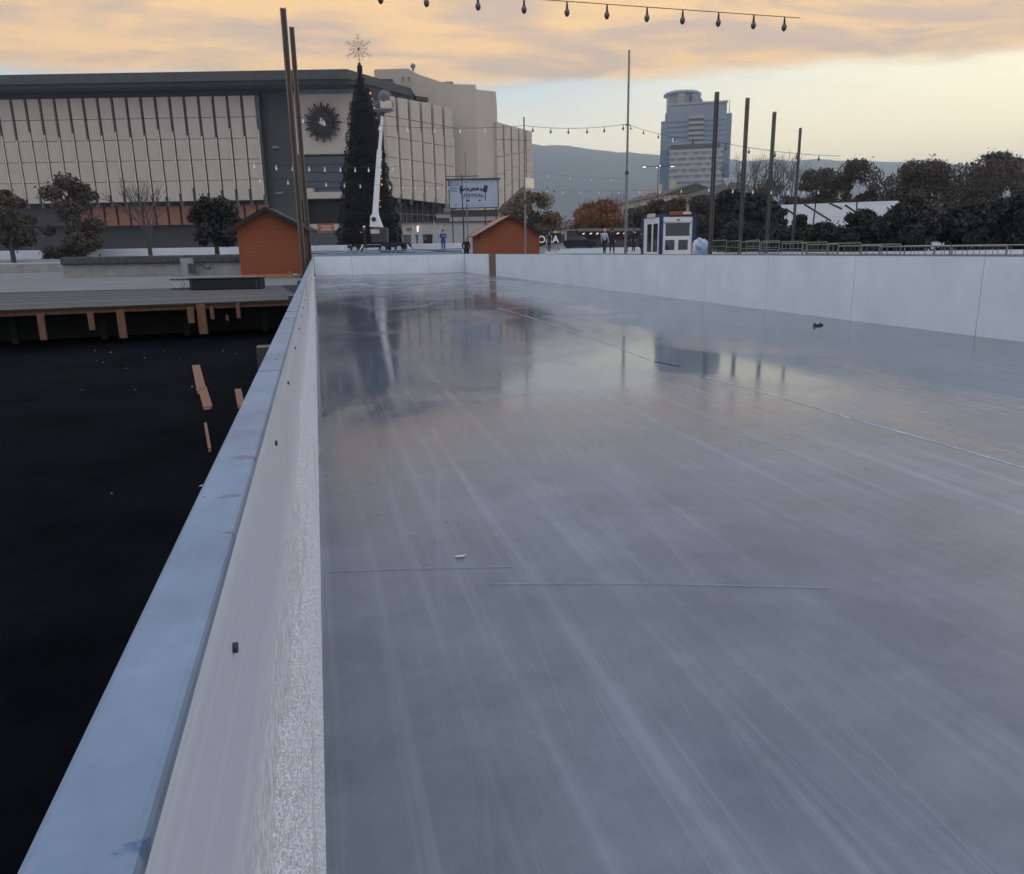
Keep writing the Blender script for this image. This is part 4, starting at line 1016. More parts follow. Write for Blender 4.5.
# ------------------------------------------------------------------ crowd barriers
def make_fence():
    t = thing('crowd_barrier', (0, 0, 0), 'x', 'crowd barrier', group='crowd barriers behind the right barrier')
    b = MB(); h, w = 1.1, 2.2
    for x in (-w/2, w/2): b.tube((x, 0, .12), (x, 0, h), .016, n=6)
    for z in (.18, h): b.tube((-w/2, 0, z), (w/2, 0, z), .015, n=6)
    b.build('frame', 'steel', t)
    b = MB()
    for z in (.45, .66, .87): b.tube((-w/2, 0, z), (w/2, 0, z), .012, n=5)
    b.build('rail', 'steel', t)
    b = MB()
    for i in range(1, 6): b.tube((-w/2+i*w/6, 0, .18), (-w/2+i*w/6, 0, h), .006, n=5)
    b.build('bar', 'steel', t)
    for x in (-w/2+.2, w/2-.2):
        b = MB(); b.tube((x, -.28, .02), (x, 0, .16), .018, n=6); b.tube((x, 0, .16), (x, .28, .02), .018, n=6); b.build('foot', 'pale_steel', t)
    return t
f0 = make_fence(); first = True
pa, pb = xy(712, 33), xy(880, 17)
rows = [(0, 9), (1.1, 8)]
order = ['nearest', 'second', 'third', 'fourth', 'fifth', 'sixth', 'seventh', 'eighth', 'ninth']
for ri, (off, n) in enumerate(rows):
    for i in range(n):
        t_ = f0 if first else dup(f0); first = False
        d = (pb-pa).normalized(); nr = Vector((-d.y, d.x, 0))
        q = pa + d*(i*2.28+1.2+ri*.9) + nr*(off+.0); ang = math.atan2(d.y, d.x)+random.uniform(-.05, .05)
        t_.location = (q.x, q.y, ZR(q.y)+.0); t_.rotation_euler = (0, 0, ang)
        t_['label'] = 'grey steel crowd barrier in the %s row, %s counted from the kiosk' % ('front' if ri == 0 else 'back', order[i] if i else 'next to the tarpaulin')
bpy.context.view_layer.update()

# ------------------------------------------------------------------ sign with letters, stalls
Ds = 82
p = at(549, 246, Ds); t = thing('city_sign', (p.x, p.y, ZQ(82)), 'black panel with large white letters and a coloured strip, right of the middle hut', 'sign', rz=FACE)
sx = lambda px: (at(px, 240, Ds)-at(549, 240, Ds)).dot(_rt); sz = lambda py: zat(549, py, Ds)-ZQ(82)
b = MB(); b.box(((sx(531)+sx(561))/2, 0, (sz(230)+sz(243.5))/2), (sx(561)-sx(531), .3, sz(230)-sz(243.5))); b.build('panel', 'black_rubber', t)
o = text_mesh('lettering', 'SOFIA', 1.0, 'bulb_white', t, ((sx(534)+sx(558))/2, -.17, sz(239.6)), (math.pi/2, 0, 0), .02)
for k, cc in enumerate(((40, 70, 170), (150, 80, 60), (230, 190, 70), (90, 170, 180), (220, 90, 40))):
    mat('stripe_colour_%d' % k, S(*cc), .5, .05, 1)
    b = MB(); x0 = sx(550+k*2.1); x1 = sx(552+k*2.1); b.box(((x0+x1)/2, -.17, sz(232)), (x1-x0, .03, .22)); b.build('colour_block', 'stripe_colour_%d' % k, t)
b = MB(); b.box((sx(556), .3, sz(246)), (1.6, .6, .5)); b.build('base_block', 'concrete', t)
for x in (sx(533), sx(559)):
    b = MB(); b.box((x, .1, sz(243)/2), (.12, .12, sz(243))); b.build('leg', 'dark_steel', t)
# bench-like metal stand in front
p = at(548, 252, 66); t = thing('metal_rack', (p.x, p.y, ZQ(66)), 'low grey metal rack beside the right corner of the middle hut', 'rack', rz=FACE+.4)
b = MB(); b.box((0, 0, .32), (1.7, .5, .05)); b.box((.1, 0, .5), (1.3, .4, .04)); b.build('shelf', 'steel', t)
for x in (-.75, .75):
    for y_ in (-.2, .2):
        b = MB(); b.tube((x, y_, 0), (x*.9, y_, .52), .025, n=6); b.build('leg', 'pale_steel', t)
# market stalls
def make_stall():
    t = thing('market_stall', (0, 0, 0), 'x', 'stall', group='dark market stalls at the back')
    b = MB(); b.box((0, 0, .55), (2.6, 1.0, 1.0)); b.build('counter', 'ndk_dark', t, bevel=.02)
    b = MB(); b.extr([(-1.5, -.9, 2.25), (1.5, -.9, 2.25), (1.5, 0, 2.7), (-1.5, 0, 2.7)], (0, .02, -.06)); b.extr([(-1.5, .9, 2.25), (1.5, .9, 2.25), (1.5, 0, 2.7), (-1.5, 0, 2.7)], (0, -.02, -.06)); b.build('canopy', 'roof_tile', t)
    for x in (-1.35, 1.35):
        for y_ in (-.8, .8):
            b = MB(); b.box((x, y_, 1.13), (.08, .08, 2.25)); b.build('post', 'dark_steel', t)
    for x in (-.8, .1, .9):
        b = MB(); b.box((x, -.6, 1.95), (.30, .1, .16), ry=-.5); b.build('lamp', 'stall_lamp', t)
    b = MB(); b.box((0, .7, 1.3), (2.6, .05, 1.8)); b.build('back_panel', 'leaf_brown', t)
    for ch in t.children: ch.scale = (1, 1, .86)
    return t
s0 = make_stall(); fs = True
for px, D, lb in ((589, 96, 'dark market stall with small lamps, below the left of the orange tree'), (600.5, 99, 'dark market stall with small lamps, behind the pale grey jacket'), (616, 97, 'dark market stall with small lamps, left of the tall thin pole'), (628.5, 100, 'dark market stall with small lamps, right of the tall thin pole'), (640, 98, 'dark market stall with small lamps, left of the blue kiosk')):
    o = s0 if fs else dup(s0); fs = False; q = xy(px, D); o.location = (q.x, q.y, ZQ(D)); o.rotation_euler = (0, 0, FACE+random.uniform(-.15, .15)); o['label'] = lb
# pale and dark boxes
def booth(px0, px1, py0, D, m, label, mr='ndk_roof'):
    A, B = xy(px0, D), xy(px1, D); q = (A+B)/2; t = thing('booth', (q.x, q.y, ZQ(D)), label, 'booth', rz=FACE); w = (B-A).length; h = zat(px0, py0, D)-ZQ(D)
    b = MB(); b.box((0, .9, h/2), (w, 1.8, h)); b.build('body', m, t, bevel=.04)
    b = MB(); b.box((0, .8, h+.06), (w+.25, 2.2, .12)); b.build('roof', mr, t)
    b = MB(); b.box((0, -.03, h*.55), (w*.6, .05, h*.4)); b.build('hatch', 'ndk_dark', t)
booth(557, 566.5, 229.5, 104, 'render_wall', 'pale grey booth right of the black lettered sign')
booth(567, 586, 230.5, 108, 'ndk_dark', 'dark wide booth with a pale roof edge below the orange tree', 'concrete')
p = xy(579, 92); t = thing('parked_car', (p.x, p.y, ZQ(92)), 'dark parked car in front of the wide dark booth', 'car', rz=FACE)
b = MB(); b.extr([(-1.9, -.8, .3), (1.9, -.8, .3), (2.0, -.8, .7), (1.2, -.8, .88), (.6, -.8, 1.4), (-.9, -.8, 1.42), (-1.5, -.8, .95), (-2.0, -.8, .85)], (0, 1.6, 0)); b.build('body', 'cloth_navy', t, bevel=.08)
b = MB(); b.extr([(.95, -.82, .92), (.52, -.82, 1.33), (-.8, -.82, 1.34), (-1.25, -.82, .95)], (0, .03, 0)); b.build('side_window', 'glass', t)
for x in (-1.25, 1.25):
    for y_ in (-.78, .78):
        b = MB(); b.tube((x, y_-.1, .32), (x, y_+.1, .32), .32, n=14); b.build('wheel', 'black_rubber', t)
# hoses behind the far barrier
b = MB()
for k_, (r_, dz) in enumerate(((.05, 0), (.04, .10), (.05, .2))):
    pts = [xy(300+i*9, 64.9+.25*math.sin(i*.9+k_))+Vector((0, 0, ZT+.06+dz+.03*math.sin(i*1.3+k_*2))) for i in range(19)]
    b.path(pts, r_, 6)
tag(b.build('cooling_hose', 'cap_plastic'), 'bundle of blue cooling hoses lying behind the far barrier', 'hose')
# give way sign
Dg = 62; p = xy(724, Dg); t = thing('road_sign', (p.x, p.y, ZP), 'pale inverted triangular road sign showing above the shrubs', 'road sign', rz=FACE)
hz = zat(726, 178, Dg)-ZP; lo = zat(726, 186, Dg)-ZP; w_ = (hz-lo)*.62
b = MB(); b.extr([(-w_, 0, hz), (w_, 0, hz), (0, 0, lo)], (0, .04, 0)); b.build('plate', 'mast_edge', t)
b = MB(); f_ = .68; zc = hz-(hz-lo)*.36
b.extr([(-w_*f_, -.012, zc+(hz-zc)*f_), (w_*f_, -.012, zc+(hz-zc)*f_), (0, -.012, zc+(lo-zc)*f_)], (0, .01, 0)); b.build('face', 'canvas', t)
b = MB(); b.tube((0, .08, 0), (0, .08, hz+.1), .05, n=8); b.build('pole', 'steel', t)

# ------------------------------------------------------------------ tower block
Dt = 560; PYREF = 150
tl = xy(695, Dt); tb = thing('office_tower', (tl.x, tl.y, ZP), 'tall hazy glass office tower with a round drum and disc on top', 'building', rz=FACE-.237)
U = (at(696, 200, Dt)-at(695, 200, Dt)).length
X_ = lambda px: (px-695)*U*.96
Z_ = lambda py: zat(695, py, Dt)-ZP
def TB(name, x0, x1, y0, y1, ytop, m, zb=0): 
    b = MB(); b.box(((X_(x0)+X_(x1))/2, (y0+y1)/2, (zb+Z_(ytop))/2), (X_(x1)-X_(x0), y1-y0, Z_(ytop)-zb)); return b.build(name, m, tb)
TB('left_wing', 660, 667, 0, 26, 119.5, 'tower_glass'); TB('left_wing', 664, 667.6, -2, 24, 112, 'tower_glass')
TB('main_body', 667, 724.5, -4, 30, 105, 'tower_glass'); TB('right_wing', 724.5, 730, 2, 28, 114.5, 'tower_glass'); TB('blue_wing', 660.3, 669, -5, 10, 150, 'tower_blue'); TB('blue_wing', 722.5, 728.5, -5, 10, 165, 'tower_blue')
b = MB(); b.box((X_(696), -4.3, Z_(104.2)), (X_(724.5)-X_(667)+1, 1.2, 1.2)); b.build('parapet', 'tower_stone', tb)
b = MB(); b.lathe((X_(680.5), 12, 0), [(X_(695)-X_(678.5), Z_(112)), (X_(695)-X_(678.5), Z_(93))], 32); b.build('drum', 'tower_glass', tb)
b = MB(); b.lathe((X_(680), 12, 0), [(X_(695)-X_(678.5), Z_(93)), (X_(695)-X_(675.8), Z_(92)), (X_(695)-X_(675.8), Z_(90.2)), (X_(695)-X_(678), Z_(88.6)), (.5, Z_(87.6))], 32); b.build('disc', 'tower_glass', tb)
b = MB(); b.extr([(X_(690), 0, Z_(105)), (X_(703), 0, Z_(105)), (X_(696.5), 0, Z_(93.5)), (X_(690), 0, Z_(93.5))], (0, 18, 0)); b.build('sloped_fin', 'tower_glass', tb)
b = MB(); 
for k_ in range(3): b.box((X_(679.5), -2.4, Z_(102-k_*3.6)), (X_(683)-X_(676), 1, 2.2))
b.build('drum_window', 'tower_stone', tb)
for py in range(122, 186, 5):
    b = MB(); b.box((X_(695), -4.2, Z_(py)), (X_(724.5)-X_(667)-.5, .6, .7)); b.build('floor_band', 'tower_blue', tb)
for py in (118.5, 124, 129.2, 134.4, 139.5):
    b = MB(); b.box((X_(695.3), -5.5, Z_(py)), (X_(702.5)-X_(688), 3, 1.9)); b.build('balcony', 'tower_stone', tb)
b = MB(); b.box((X_(696.2), -9, Z_(186)/2+Z_(151)/2), (X_(722.4)-X_(670.5), 10, Z_(151)-Z_(200))); lo_ = b.build('lower_block', 'tower_glass', tb)
for py in (153, 158.5, 164, 169.5, 175.5, 181.5, 187):
    b = MB(); b.box((X_(696.2), -14.4, Z_(py)), (X_(722.6)-X_(670.2), 1.4, 1.9)); b.build('floor_band', 'tower_stone', tb)
for py in (155.7, 161.2, 166.7, 172.5, 178.5):
    for k_ in range(13):
        if (k_*7+py*3) % 5 < 2.4: b = MB(); b.box((X_(673.5+k_*3.8), -14.3, Z_(py)), (1.8*(1+(k_ % 3)*.3), .7, 2.0)); b.build('blind', 'tower_stone', tb)
b = MB(); b.box((X_(695), -14.2, Z_(149)), (X_(720)-X_(672), 1.0, 3)); b.build('dark_band', 'ndk_dark', tb)
text_mesh('letter', 'b', 7.5, 'bulb_white', tb, (X_(674.3), -4.6, Z_(142.5)), (math.pi/2, 0, 0), .3)
b = MB(); b.tube((X_(727.5), 10, Z_(114)), (X_(727.5), 10, Z_(98)), .35, .1, 5); b.build('antenna', 'steel', tb)

PYREF = 250
# ------------------------------------------------------------------ old houses
Do = 190; A, B = xy(617, 215), xy(664, 178); q = (A+B)/2
t = thing('apartment_house', (q.x, q.y, ZP), 'old cream apartment house with a grey roof half hidden by bare trees', 'building')
zt2 = zat(632, 199, Do)
b = MB(); b.wall(A, B, ZP, zt2, 14); b.build('wall', 'old_plaster', t, True)
d = (B-A).normalized(); n_ = Vector((d.y, -d.x, 0))
zr = zt2+2.6
b = MB(); a0, b0 = A+n_*.6-d*.6+Vector((0, 0, zt2)), B+n_*.6+d*.6+Vector((0, 0, zt2)); c0, d0 = A-n_*14.6-d*.6+Vector((0, 0, zt2)), B-n_*14.6+d*.6+Vector((0, 0, zt2)); r0, r1 = A-n_*7+Vector((0, 0, zr)), B-n_*7+Vector((0, 0, zr))
b.add([a0, b0, c0, d0, r0, r1], [(0, 1, 5, 4), (3, 2, 4, 5), (0, 4, 2), (1, 3, 5), (0, 2, 3, 1)]); rf = b.build('roof', 'roof_tile', t, True)
L_ = (B-A).length
for i in range(9):
    for zz_ in (zt2-2.3, zt2-5.6):
        q0 = A+d*(L_*(i+.35)/9); q1 = q0+d*1.3
        b = MB(); b.wall(q0, q1, zz_-.8, zz_+.9, .2, .05); b.build('window', 'glass', t, True)
for u in (.2, .5, .75):
    q0 = A+d*L_*u-n_*5; b = MB(); b.box((q0.x, q0.y, zr-.3), (1.6, 1.0, 3.0), rz=math.atan2(d.y, d.x)); b.build('chimney', 'old_plaster', t, True)
A, B = xy(684, 148), xy(742, 140); q = (A+B)/2
t = thing('house', (q.x, q.y, ZP), 'cream house with a broad dark pitched roof in front of the tower block', 'building')
zt2 = zat(700, 195, 143); d = (B-A).normalized(); n_ = Vector((d.y, -d.x, 0)); zr = zat(715, 181, 143)
b = MB(); b.wall(A, B, ZP, zt2, 10); b.build('wall', 'old_plaster', t, True)
b = MB(); a0, b0 = A+n_*.7-d*.8+Vector((0, 0, zt2)), B+n_*.7+d*.8+Vector((0, 0, zt2)); c0, d0 = A-n_*10.7-d*.8+Vector((0, 0, zt2)), B-n_*10.7+d*.8+Vector((0, 0, zt2)); r0, r1 = A.lerp(B, .4)-n_*5+Vector((0, 0, zr)), A.lerp(B, .7)-n_*5+Vector((0, 0, zr))
b.add([a0, b0, c0, d0, r0, r1], [(0, 1, 5, 4), (3, 2, 4, 5), (0, 4, 2), (1, 3, 5), (0, 2, 3, 1)]); b.build('roof', 'roof_tile', t, True)
for i in range(5):
    q0 = A+d*((B-A).length*(i+.3)/5); b = MB(); b.wall(q0, q0+d*1.2, zt2-2.4, zt2-.8, .2, .05); b.build('window', 'glass' if i != 1 else 'warm_cream', t, True)
# marquee
A, B = xy(770, 70), xy(900, 66); q = (A+B)/2
t = thing('marquee', (q.x, q.y, ZP), 'white marquee with sloping fabric roofs behind the shrubs on the right', 'marquee')
d = (B-A).normalized(); n_ = Vector((d.y, -d.x, 0)); ze = zat(820, 228, 68); zr = zat(820, 203, 72); L_ = (B-A).length
b = MB(); b.wall(A, B, ZP, ze, 9); b.build('wall', 'canvas', t, True)
for i in range(3):
    a0 = A+d*(L_*i/3)+n_*.3; b0 = A+d*(L_*(i+1)/3-.12)+n_*.3
    b = MB(); b.add([a0+Vector((0, 0, ze)), b0+Vector((0, 0, ze)), b0-n_*5+Vector((0, 0, zr)), a0-n_*5+Vector((0, 0, zr)), b0-n_*10+Vector((0, 0, ze)), a0-n_*10+Vector((0, 0, ze))], [(0, 1, 2, 3), (3, 2, 4, 5), (0, 3, 5), (1, 4, 2), (0, 5, 4, 1)]); b.build('roof', 'canvas', t, True)
b = MB()
for px0, py0, px1, py1 in ((786, 209, 800, 218), (804, 204, 831, 221), (829, 203, 842, 209), (845, 205, 870, 222)):
    b.tube(at(px0, py0, 63.5), at(px1, py1, 63.5), .08, n=5)
b.build('guy_rope', 'dark_steel', t, True)

# ------------------------------------------------------------------ vegetation
def branch(b, p, d, L, r, depth, rr, tips, spread=.55, n=4):
    segs = 3; q = p
    for i in range(segs):
        dd = (d+Vector((rr.uniform(-.18, .18), rr.uniform(-.18, .18), rr.uniform(-.05, .14)))).normalized(); q2 = q+dd*L/segs
        b.tube(q, q2, r*(1-.2*i), r*(1-.2*(i+1)), n, caps=False); q = q2; d = dd
        if depth > 0 and i > 0:
            for _ in range(rr.choice((1, 2))):
                a = Vector((rr.uniform(-1, 1), rr.uniform(-1, 1), rr.uniform(-.2, .7))).normalized()
                branch(b, q, (d*(1-spread)+a*spread).normalized(), L*rr.uniform(.5, .72), r*.5, depth-1, rr, tips, spread, 3)
    tips.append(q)
    if depth > 0: branch(b, q, d, L*.6, r*.45, depth-1, rr, tips, spread, 3)
def leaves(b, c, rad, n, s, rr, flat=1.0):
    for _ in range(n):
        while True:
            v = Vector((rr.uniform(-1, 1), rr.uniform(-1, 1), rr.uniform(-1, 1)))
            if .15 < v.length < 1: break
        q = c+Vector((v.x*rad[0], v.y*rad[1], v.z*rad[2])); a = Vector((rr.gauss(0, 1), rr.gauss(0, 1), rr.gauss(0, .8))).normalized(); e = a.orthogonal().normalized(); f = a.cross(e)
        if rr.random() < .5: e, f = f, e
        ss = s*rr.uniform(.6, 1.3)
        b.add([q-e*ss, q-f*ss*.45, q+e*ss, q+f*ss*.45], [(0, 1, 2, 3)])
def tree(name, px, D, ptop, pw, zb, label, m, cat='tree', seed=0, trunk=.3, nl=9000, ls=.22, group=None, shape='round', low=.25, gaps=26, m_b='bark'):
    rr = random.Random(seed*77+5); q = xy(px, D); t = thing(name, (q.x, q.y, zb), label, cat, rz=rr.uniform(0, 6), group=group)
    h = zat(px, ptop, D)-zb; w = (at(px+pw, 240, D)-at(px, 240, D)).length/2
    b = MB(); tips = []
    th = h*low
    b.tube((0, 0, -.1), (0, 0, th), trunk, trunk*.75, 8, caps=False)
    for i in range(6):
        a = i*1.05+rr.uniform(-.3, .3); branch(b, Vector((0, 0, th*rr.uniform(.75, 1))), Vector((math.cos(a)*.7, math.sin(a)*.7, .8)).normalized(), h*.30, trunk*.45, 2, rr, tips)
    branch(b, Vector((0, 0, th)), Vector((0, 0, 1)), h*.34, trunk*.6, 2, rr, tips)
    b.build('trunk', m_b, t)
    b = MB()
    for i in range(gaps):
        a = rr.uniform(0, 2*math.pi); u = rr.random()
        if shape == 'round': z = low*h*.8+(h-low*h*.8)*u; prof = math.sqrt(max(.06, 1-(2*u-.9)**2*.82))
        elif shape == 'cone': z = .08*h+.9*h*u; prof = max(.1, 1-u*.85)
        else: z = .05*h+.9*h*u; prof = math.sqrt(max(.1, 1-(u*1.02)**3))
        rrad = w*prof*math.sqrt(rr.random())*.82; s_ = w*rr.choice((rr.uniform(.12, .2), rr.uniform(.2, .42)))
        z = min(z, h-s_*.75)
        leaves(b, Vector((math.cos(a)*rrad, math.sin(a)*rrad, z)), (s_, s_, s_*rr.uniform(.6, .95)), max(30, int(nl/gaps*(.35+s_/w*2.2))), ls, rr)
        leaves(b, Vector((math.cos(a)*rrad, math.sin(a)*rrad, z)), (s_*1.4, s_*1.4, s_*1.1), int(nl/gaps*.09), ls*.9, rr)
    b.build('crown', m, t)
    return t
def bare_tree(px, D, ptop, zb, label, seed, trunk=.2, group=None, lean=0):
    rr = random.Random(seed*31+9); q = xy(px, D); t = thing('bare_tree', (q.x, q.y, zb), label, 'tree', group=group); h = zat(px, ptop, D)-zb
    b = MB(); tips = []; b.tube((0, 0, -.1), (0, 0, h*.3), trunk, trunk*.8, 7, caps=False); tr_ = b.build('trunk', 'bark', t)
    b = MB()
    for i in range(5):
        a = i*1.25+rr.uniform(-.3, .3); branch(b, Vector((0, 0, h*.3*rr.uniform(.8, 1))), Vector((math.cos(a)*.5, math.sin(a)*.5, 1)).normalized(), h*.30, trunk*.5, 3, rr, tips, .5)
    sc_ = max(v.z for v in b.v)
    f = (h)/sc_
    for v in b.v: v.z = h*.24+(v.z-h*.24)*(h-h*.24)/(sc_-h*.24)
    b.build('crown', 'twig', t); return t
# middle autumn trees
tree('autumn_tree', 530, 84, 192, 60, ZP, 'round olive brown tree between the palace and the middle hut', 'leaf_olive', seed=1, nl=15000, ls=.16, gaps=48, low=.2)
tree('autumn_tree', 596, 118, 201, 62, ZP, 'orange brown leafed tree left of the tall thin pole', 'leaf_orange', seed=2, nl=17000, ls=.20, gaps=48, low=.22)
tree('autumn_tree', 560, 150, 214, 22, ZP, 'small orange brown tree beyond the pale booth', 'leaf_orange', seed=3, nl=4000, ls=.3, gaps=18)
for i, (px, D, ty, lb) in enumerate(((592, 150, 196, 'bare tree rising behind the orange brown tree'), (611, 160, 190, 'bare tree left of the tall thin pole, before the mountain'), (632, 150, 200, 'bare tree hiding the old apartment house front'), (650, 130, 203, 'bare tree behind the left side of the kiosk'), (664, 120, 196, 'bare tree behind the kiosk roof'), (742, 95, 150, 'tall bare tree between the right masts, twigs against the sky'), (757, 105, 148, 'bare tree with fine twigs right of the tower block'), (783, 100, 152, 'bare tree near the rightmost mast'))):
    bare_tree(px, D, ty, ZP, lb, 20+i, trunk=.26)
# left tree
tree('plane_tree', 217, 50, 197, 52, ZP, 'small dark evergreen tree with a bare trunk beside the left hut', 'leaf_dark', seed=4, nl=11000, ls=.12, gaps=40, low=.34, trunk=.17)
bare_tree(150, 58, 176, ZP, 'bare tree beyond the low concrete wall, left of the dark evergreen', 61, trunk=.17)
tree('autumn_tree', 78, 70, 172, 74, ZP, 'tall brown leafed tree before the left wing of the palace', 'leaf_brown', seed=6, nl=9000, ls=.2, gaps=26, low=.25, trunk=.2, shape='oval')
tree('autumn_tree', 12, 64, 190, 60, ZP, 'brown leafed tree cut by the left edge of the view', 'leaf_brown', seed=9, nl=8000, ls=.18, gaps=24, low=.3, trunk=.2)
# right shrubs
sh = [(655, 74, 200, 36, 'leaf_brown', 'brownish shrub tree directly behind the blue kiosk'), (676, 66, 198, 42, 'leaf_brown', 'brownish shrub tree behind the right half of the kiosk'),
      (700, 62, 196, 46, 'leaf_brown', 'brown tinged tree at the foot of the mast before the tower'), (727, 58, 190, 50, 'leaf_dark', 'large dark evergreen right of the kiosk, under the road sign'),
      (752, 54, 192, 56, 'leaf_dark', 'broad dark evergreen in the middle of the right shrubs'), (772, 56, 203, 40, 'leaf_dark', 'dark evergreen left of the marquee roof'),
      (742, 48, 222, 44, 'leaf_dark', 'low dark shrub behind the crowd barriers, left one'), (775, 46, 226, 44, 'leaf_dark', 'low dark shrub behind the crowd barriers, middle one'),
      (800, 44, 215, 34, 'leaf_dark', 'dark shrub standing in front of the marquee roof'), (822, 42, 223, 44, 'leaf_dark', 'low dark shrub in front of the marquee, right one'),
      (858, 40, 210, 60, 'leaf_dark', 'dark evergreen right of the marquee roof'), (905, 38, 196, 66, 'leaf_dark', 'tall dark evergreen towards the right edge'), (965, 38, 200, 70, 'leaf_dark', 'broad dark evergreen near the right edge of the view'), (1020, 37, 190, 70, 'leaf_dark', 'dark evergreen cut by the right edge of the view'),
      (812, 110, 168, 66, 'leaf_brown', 'large brown tree mass behind the marquee'), (850, 105, 158, 70, 'leaf_brown', 'large brown tree behind the marquee towards the right'), (915, 100, 160, 90, 'leaf_brown', 'broad brown tree in the right background'), (985, 100, 152, 100, 'leaf_brown', 'tall brown tree in the far right background'), (770, 115, 180, 60, 'leaf_brown', 'brown tree behind the masts, left of the marquee'), (715, 110, 197, 50, 'leaf_brown', 'brown tree in front of the pitched roof house'), (640, 110, 206, 54, 'leaf_brown', 'brown tree below the old apartment house')]
for i, (px, D, ty, w, m_, lb) in enumerate(sh):
    tree('shrub' if D < 60 else 'tree', px, D, ty, w, ZP if D > 54 else ZB+.2, lb, m_, cat='shrub' if D < 60 else 'tree', seed=40+i, nl=int((15000 if D < 80 else 13000)*min(2.6, max(1, w/56)**1.7)), ls=.115 if D < 80 else .20, gaps=52, low=.12, shape='oval', trunk=.16)

# ------------------------------------------------------------------ mountain
def mountain():
    mat('forest', (.030, .038, .028, 1), .95, .4, .004)
    D0 = 4200; b = MB(); xs_ = list(range(-500, 1700, 12)); nr = 9
    key = [(-500, 150), (-200, 138), (100, 130), (300, 128), (450, 137), (534, 144), (562, 145.5), (604, 151), (660, 156), (700, 158), (729, 160.5), (825, 160), (900, 163), (1024, 168), (1300, 185), (1700, 205)]
    def top(px):
        for (x0, y0), (x1, y1) in zip(key, key[1:]):
            if x0 <= px <= x1: return y0+(y1-y0)*(px-x0)/(x1-x0)
        return 180
    grid = []
    for px in xs_:
        row = []
        for k in range(nr):
            u = k/(nr-1); D = 2500+(D0-2500)*u; p = at(px, 250, D); zt = zat(px, top(px), D0)
            z = ZP-30+(zt+30)*(u**.8)+ (mn.noise(Vector((px*.01, u*4, 1)))*60*u*(1-u)*3) + mn.noise(Vector((px*.045, u*9, 3)))*14*u
            row.append((p.x, p.y, z))
        pb_ = at(px, 250, D0+900); row.append((pb_.x, pb_.y, ZP-30))
        grid.append(row)
    vs = [v for row in grid for v in row]; n = nr+1; fs = []
    for i in range(len(grid)-1):
        for k in range(n-1): fs.append((i*n+k, (i+1)*n+k, (i+1)*n+k+1, i*n+k+1))
    b.add(vs, fs, True); tag(b.build('mountain', 'forest'), kind='structure')
mountain()

# ------------------------------------------------------------------ haze
HZ = 0.00026
hb_ = MB(); hb_.box((1500, 2400, 330), (13000, 8000, 662+.0))
hm = bpy.data.materials.new('haze'); hm.use_nodes = True; nt = hm.node_tree; nt.nodes.clear()
out = nt.nodes.new('ShaderNodeOutputMaterial'); pv = nt.nodes.new('ShaderNodeVolumePrincipled')
pv.inputs['Color'].default_value = (.72, .85, 1.0, 1); pv.inputs['Density'].default_value = HZ; pv.inputs['Anisotropy'].default_value = .42
nt.links.new(pv.outputs[0], out.inputs['Volume'])
for v in hb_.v: v.z = -2.0 if v.z < 100 else 640.0
ho = hb_.build('haze', hm); tag(ho, kind='stuff'); ho.display_type = 'WIRE'

# ------------------------------------------------------------------ light
SUN_AZ, SUN_EL = 57.0, 8.0         # clockwise from +Y
sd = Vector((math.sin(R(SUN_AZ))*math.cos(R(SUN_EL)), math.cos(R(SUN_AZ))*math.cos(R(SUN_EL)), math.sin(R(SUN_EL))))
sl = bpy.data.lights.new('sun', 'SUN'); sl.energy = .5; sl.angle = R(12); sl.color = (1, .82, .6)
so = bpy.data.objects.new('sun', sl); col.objects.link(so); so.rotation_euler = (-sd).to_track_quat('-Z', 'Y').to_euler(); so.location = (0, 0, 60)
w = bpy.data.worlds.new('World'); sc.world = w; w.use_nodes = True; nt = w.node_tree; L = nt.links; N = lambda t: nt.nodes.new(t)
bg = nt.nodes['Background']; bg.inputs['Strength'].default_value = .1
sky = N('ShaderNodeTexSky'); sky.sky_type = 'NISHITA'; sky.sun_disc = False; sky.sun_elevation = R(SUN_EL); sky.sun_rotation = R(SUN_AZ)
sky.air_density = 1.0; sky.dust_density = 1.5; sky.ozone_density = 1.2
tc = N('ShaderNodeTexCoord'); sp = N('ShaderNodeSeparateXYZ'); L.new(tc.outputs['Generated'], sp.inputs[0])
def mth(op, a, c=0.0):
    q = N('ShaderNodeMath'); q.operation = op
    for i, x in enumerate((a, c)):
        if isinstance(x, (int, float)): q.inputs[i].default_value = x
        else: L.new(x, q.inputs[i])
    return q.outputs[0]
def mr(x, a, c, d=0.0, e=1.0):
    q = N('ShaderNodeMapRange'); q.interpolation_type = 'SMOOTHSTEP'
    for i, v in enumerate((a, c, d, e)): q.inputs[i+1].default_value = v
    L.new(x, q.inputs[0]); return q.outputs[0]
# clouds live on a plane overhead: direction / height
zc = mth('MAXIMUM', mth('ADD', sp.outputs[2], .02), .03)
cx, cy = mth('DIVIDE', sp.outputs[0], zc), mth('DIVIDE', sp.outputs[1], zc)
cv = N('ShaderNodeCombineXYZ'); L.new(cx, cv.inputs[0]); L.new(cy, cv.inputs[1])
def cn(scale, det, rough, off=(0, 0, 0), sc3=(1, 1, 1), dist=.4):
    mp = N('ShaderNodeMapping'); mp.inputs['Location'].default_value = off; mp.inputs['Scale'].default_value = sc3; mp.inputs['Rotation'].default_value = (0, 0, R(14)); L.new(cv.outputs[0], mp.inputs[0])
    n = N('ShaderNodeTexNoise'); n.inputs['Scale'].default_value = scale; n.inputs['Detail'].default_value = det; n.inputs['Roughness'].default_value = rough; n.inputs['Distortion'].default_value = dist
    L.new(mp.outputs[0], n.inputs['Vector']); return n.outputs['Fac']
